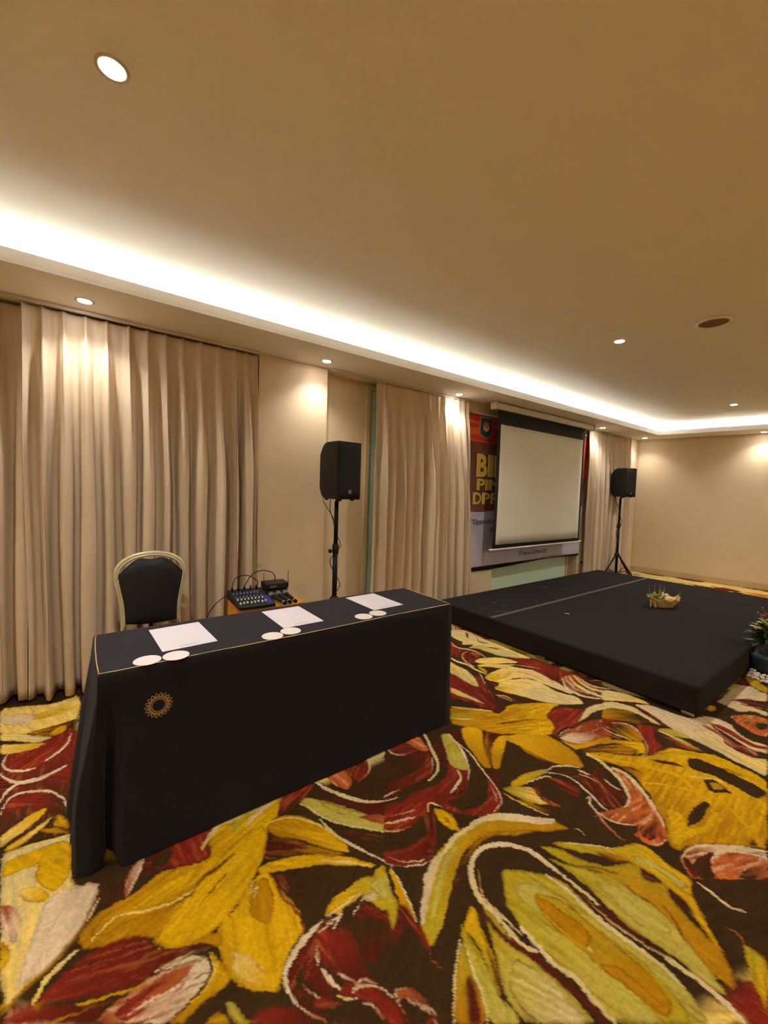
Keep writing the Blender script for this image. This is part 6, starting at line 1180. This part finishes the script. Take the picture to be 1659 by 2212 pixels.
# crest: a shield with an orange disc over a pale crescent
b = bm_new(); sh = [(3.905, 2.318), (4.135, 2.322), (4.135, 2.115), (4.02, 2.062), (3.903, 2.105)]
prism(b, sh, -3.3100, -3.3085, 'x'); cr = obj('crest', b, mat('crest_white', (205, 190, 175), .5), bn)
cc = Vector((4.02, 2.2)); b = bm_new(); prism(b, [tuple(cc+(Vector(p)-cc)*.93) for p in sh], -3.3084, -3.3075, 'x'); obj('crest_field', b, mat('crest_blue', (72, 84, 104), .5, var=.5, scale=60), cr)
b = bm_new(); prism(b, [(4.02+.052*math.cos(a*PI/12), 2.212+.052*math.sin(a*PI/12)) for a in range(24)], -3.3074, -3.3068, 'x'); obj('crest_disc', b, mat('crest_orange', (214, 110, 60), .5), cr)
b = bm_new(); pts = [(4.02+.056*math.cos(PI+a*PI/12), 2.203+.056*math.sin(PI+a*PI/12)) for a in range(13)]+[(4.02+.040*math.cos(-a*PI/12), 2.208+.022*math.sin(-a*PI/12)) for a in range(13)]
prism(b, pts, -3.3066, -3.3060, 'x'); obj('crest_crescent', b, mat('crest_pale', (220, 215, 200), .5), cr)
b = bm_new(); tube(b, [(-3.305, 3.62, 2.352), (-3.305, 6.44, 2.352)], .011, 8); obj('top_batten', b, m_base, bn, smooth=True)

# ---------------------------------------------------------------- projection screen
sc_ = thing('projection_screen', 'pulled-down projection screen with black border and white case, before the banner', 'projection screen', (-3.12, 5.02, 0))
b = bm_new(); box(b, -.04, .04, -1.09, 1.20, 2.388, 2.462); obj('case', b, m_white, sc_, bevel=.012)
for y in (-1.1165, 1.2005):
    b = bm_new(); box(b, -.046, .046, y, y+.026, 2.380, 2.468); obj('end_cap', b, m_white, sc_, bevel=.008)
for y in (-.8, .95):
    b = bm_new(); box(b, -.02, .02, y, y+.05, 2.4625, ZS-.0005); obj('bracket', b, m_rail, sc_)
def sheet(y0, y1, z0, z1, x, th, cur=0):
    P = []
    for k in range(13):
        z = z0+(z1-z0)*k/12; row = []
        for i in range(25):
            u = i/24; s = .006*math.sin(PI*k/12)
            yy = y0+(y1-y0)*u; row.append((x+.004*math.sin(u*PI)*math.sin((z-.7)*2), yy-(s*(u*2-1)) , z))
        P.append(row)
    b = bm_new(); grid(b, P); return b
obj('black_border', sheet(-1.025, 1.025, .725, 2.389, .0, 0), m_sblack, sc_, smooth=True, solid=.0006)
obj('white_surface', sheet(-.965, .972, .772, 2.222, .0014, 0), m_screen, sc_, smooth=True, solid=.0006)
b = bm_new(); tube(b, [(0, -1.055, .714), (0, 1.06, .714)], .013, 12); obj('bottom_bar', b, m_white, sc_, smooth=True)
for y in (-1.068, 1.0605):
    b = bm_new(); tube(b, [(0, y, .714), (0, y+.0075, .714)], .017, 12); obj('bar_cap', b, m_white, sc_, smooth=True)

# ---------------------------------------------------------------- palm-leaf offering on the stage
of = thing('offering_basket', 'small woven palm-leaf offering tray with leaves, petals and a rice cracker on the stage', 'offering basket', (-1.69, 5.17, .2085), .95)
of.scale = (1.22, 1.22, 1.6)
P = []; nb = 40
def brim(t):
    c_, s_ = math.cos(t), math.sin(t); q = (abs(c_)**2.6+abs(s_)**1.4)**(-1/2.0)
    return c_*q*.15, s_*q*.085
b = bm_new(); rows = []
for k in range(7):
    s = k/6; row = []
    for i in range(nb):
        t = 2*PI*i/nb; x, y = brim(t); f = .62+.38*s; fr = .008*math.sin(t*9)*s
        row.append(b.verts.new((x*f*(1+.03*math.sin(t*13)*s), y*f, .003+.055*s+fr+.016*abs(math.cos(t))**6*s)))
    rows.append(row)
for a, b_ in zip(rows, rows[1:]):
    for i in range(nb): b.faces.new((a[i], a[(i+1) % nb], b_[(i+1) % nb], b_[i]))
b.faces.new(rows[0][::-1]); obj('woven_tray', b, m_palm, of, solid=.003)
def leaf(bm, o, d, L_, w_, droop=.3, tw=0, n=7):
    d = Vector(d).normalized(); side = d.cross(Vector((0, 0, 1)));
    if side.length < .1: side = Vector((1, 0, 0))
    side = (Matrix.Rotation(tw, 3, d) @ side.normalized())
    p = Vector(o); A = []
    for k in range(n+1):
        s = k/n; ww = w_*math.sin(PI*min(1, s*.88+.12))**.8
        A.append((bm.verts.new(p-side*ww*.5), bm.verts.new(p+Vector((0, 0, -.12*ww))), bm.verts.new(p+side*ww*.5)))
        p = p+d*(L_/n); d = (d+Vector((0, 0, -droop/n))).normalized()
    for a, c_ in zip(A, A[1:]):
        bm.faces.new((a[0], a[1], c_[1], c_[0])); bm.faces.new((a[1], a[2], c_[2], c_[1]))
rn = random.Random(11)
b = bm_new(); leaf(b, (.01, .005, .03), (-.1, .25, 1), .150, .050, .1, .6); leaf(b, (.015, .02, .03), (.25, .3, 1), .12, .040, .2, 1.4); leaf(b, (.005, .01, .03), (-.25, .1, 1), .13, .045, .1, -.5); leaf(b, (0, .03, .03), (.05, .35, 1), .09, .03, .3, .2)
obj('upright_palm_strip', b, mat('palm_strip', (175, 165, 50), .45, var=.2), of)
b = bm_new()
for k in range(26):
    a = rn.uniform(0, 2*PI); x = rn.uniform(-.10, .0); y = rn.uniform(-.035, .04)
    leaf(b, (x, y, rn.uniform(.035, .07)), (math.cos(a)*.8, math.sin(a)*.8, rn.uniform(0, .8)), rn.uniform(.035, .075), rn.uniform(.018, .038), rn.uniform(.2, .9), rn.uniform(-1, 1))
obj('leaf_filling', b, m_leafy, of)
b = bm_new()
for k in range(10): sphere(b, (rn.uniform(-.02, .07), rn.uniform(-.02, .04), rn.uniform(.06, .088)), rn.uniform(.010, .018), 8, (1.2, 1, .6))
obj('white_flowers', b, m_petal, of, smooth=True)
b = bm_new(); sphere(b, (.045, -.015, .052), .05, 16, (1.1, .8, .42)); sphere(b, (.10, .012, .055), .028, 10, (1, .8, .4)); obj('rice_cracker', b, m_cracker, of, smooth=True)
b = bm_new()
for o_, d_, l_ in (((-.10, .02, .05), (-.2, .1, 1), .085), ((-.07, .03, .05), (.1, .0, 1), .10), ((.12, .02, .06), (1, .3, .45), .075)):
    tube(b, [o_, Vector(o_)+Vector(d_).normalized()*l_], .0013, 5)
obj('incense_stick', b, m_palm, of)
b = bm_new()
for x, y in ((-.10, -.045), (-.125, -.02)): box(b, x-.006, x+.006, y-.002, y+.002, .0, .06)
obj('hanging_strip', b, m_palm, of)

# ---------------------------------------------------------------- flower arrangement beside the stage
fl = thing('flower_arrangement', 'flower arrangement in a dark green pot on the carpet beside the stage', 'flower arrangement', (-.665, 4.47, 0))
b = bm_new(); lathe(b, [(.105, .002), (.13, .02), (.15, .14), (.155, .17), (.145, .172), (.14, .13)], 32); obj('pot', b, m_pot, fl, smooth=True)
b = bm_new()
for k in range(150):
    a = rn.uniform(0, 2*PI); el = rn.uniform(-.1, 1.2); r_ = rn.uniform(.02, .09)
    leaf(b, (math.cos(a)*r_, math.sin(a)*r_, rn.uniform(.24, .38)), (math.cos(a)*math.cos(el), math.sin(a)*math.cos(el), math.sin(el)), rn.uniform(.07, .15), rn.uniform(.025, .05), rn.uniform(.3, 1.6), rn.uniform(-.7, .7))
obj('dark_foliage', b, m_leafd, fl)
b = bm_new()
leaf(b, (-.10, -.02, .37), (-1, .05, .25), .16, .014, 1.0, .2, 12); leaf(b, (-.07, -.01, .38), (-1, -.2, .25), .11, .022, .9, .3); leaf(b, (-.08, -.05, .34), (-1, -.3, .1), .08, .03, .6, .5)
for k in range(60):
    a = rn.uniform(0, 2*PI); leaf(b, (math.cos(a)*.06, math.sin(a)*.06, rn.uniform(.30, .42)), (math.cos(a), math.sin(a), rn.uniform(.2, 1.5)), rn.uniform(.06, .12), rn.uniform(.015, .03), rn.uniform(.4, 1.2), rn.uniform(-.8, .8))
obj('light_leaves', b, m_leafl, fl)
def bloom(bm, c_, r_, n, up_=.5):
    for k in range(n):
        a = 2*PI*k/n+rn.uniform(-.2, .2); leaf(bm, c_, (math.cos(a), math.sin(a), up_+rn.uniform(-.2, .3)), r_, r_*.75, .6, rn.uniform(-.3, .3), 4)
b = bm_new()
for c_ in ((-.055, -.02, .47), (.03, .05, .50), (.07, -.05, .46)): bloom(b, c_, .05, 9); bloom(b, (c_[0], c_[1], c_[2]+.012), .03, 6, 1.2)
obj('red_bloom', b, m_redp, fl)
b = bm_new()
for k in range(26):
    a = rn.uniform(0, 2*PI); r_ = rn.uniform(.08, .17); bloom(b, (math.cos(a)*r_, math.sin(a)*r_, rn.uniform(.30, .42)), .026, 6)
obj('cream_blooms', b, m_yelp, fl)
b = bm_new()
for p in (((-.04, -.02, .40), (-.11, -.05, .50)), ((-.03, 0, .42), (-.09, -.02, .54))): tube(b, [p[0], p[1]], .0012, 5); sphere(b, p[1], .006, 6)
obj('thin_sprig', b, m_leafl, fl)
b = bm_new()
for k in range(420):
    a = rn.uniform(0, 2*PI); r_ = .155+.075*abs(rn.gauss(0, .6)); r_ = min(r_, .235)
    x, y = math.cos(a)*r_, math.sin(a)*r_
    if x < -.112: x = -.112+rn.uniform(0, .02)
    sphere(b, (x, y, rn.uniform(.010, .05)*(1-.7*(r_-.155)/.08)+.004), rn.uniform(.008, .014), 6, (1.15, 1, .8))
tag(obj('white_pebbles', b, m_petal, loc=(-.665, 4.47, 0)), 'heap of white pebbles and petals around the foot of the dark green flower pot', 'pebbles', kind='stuff')
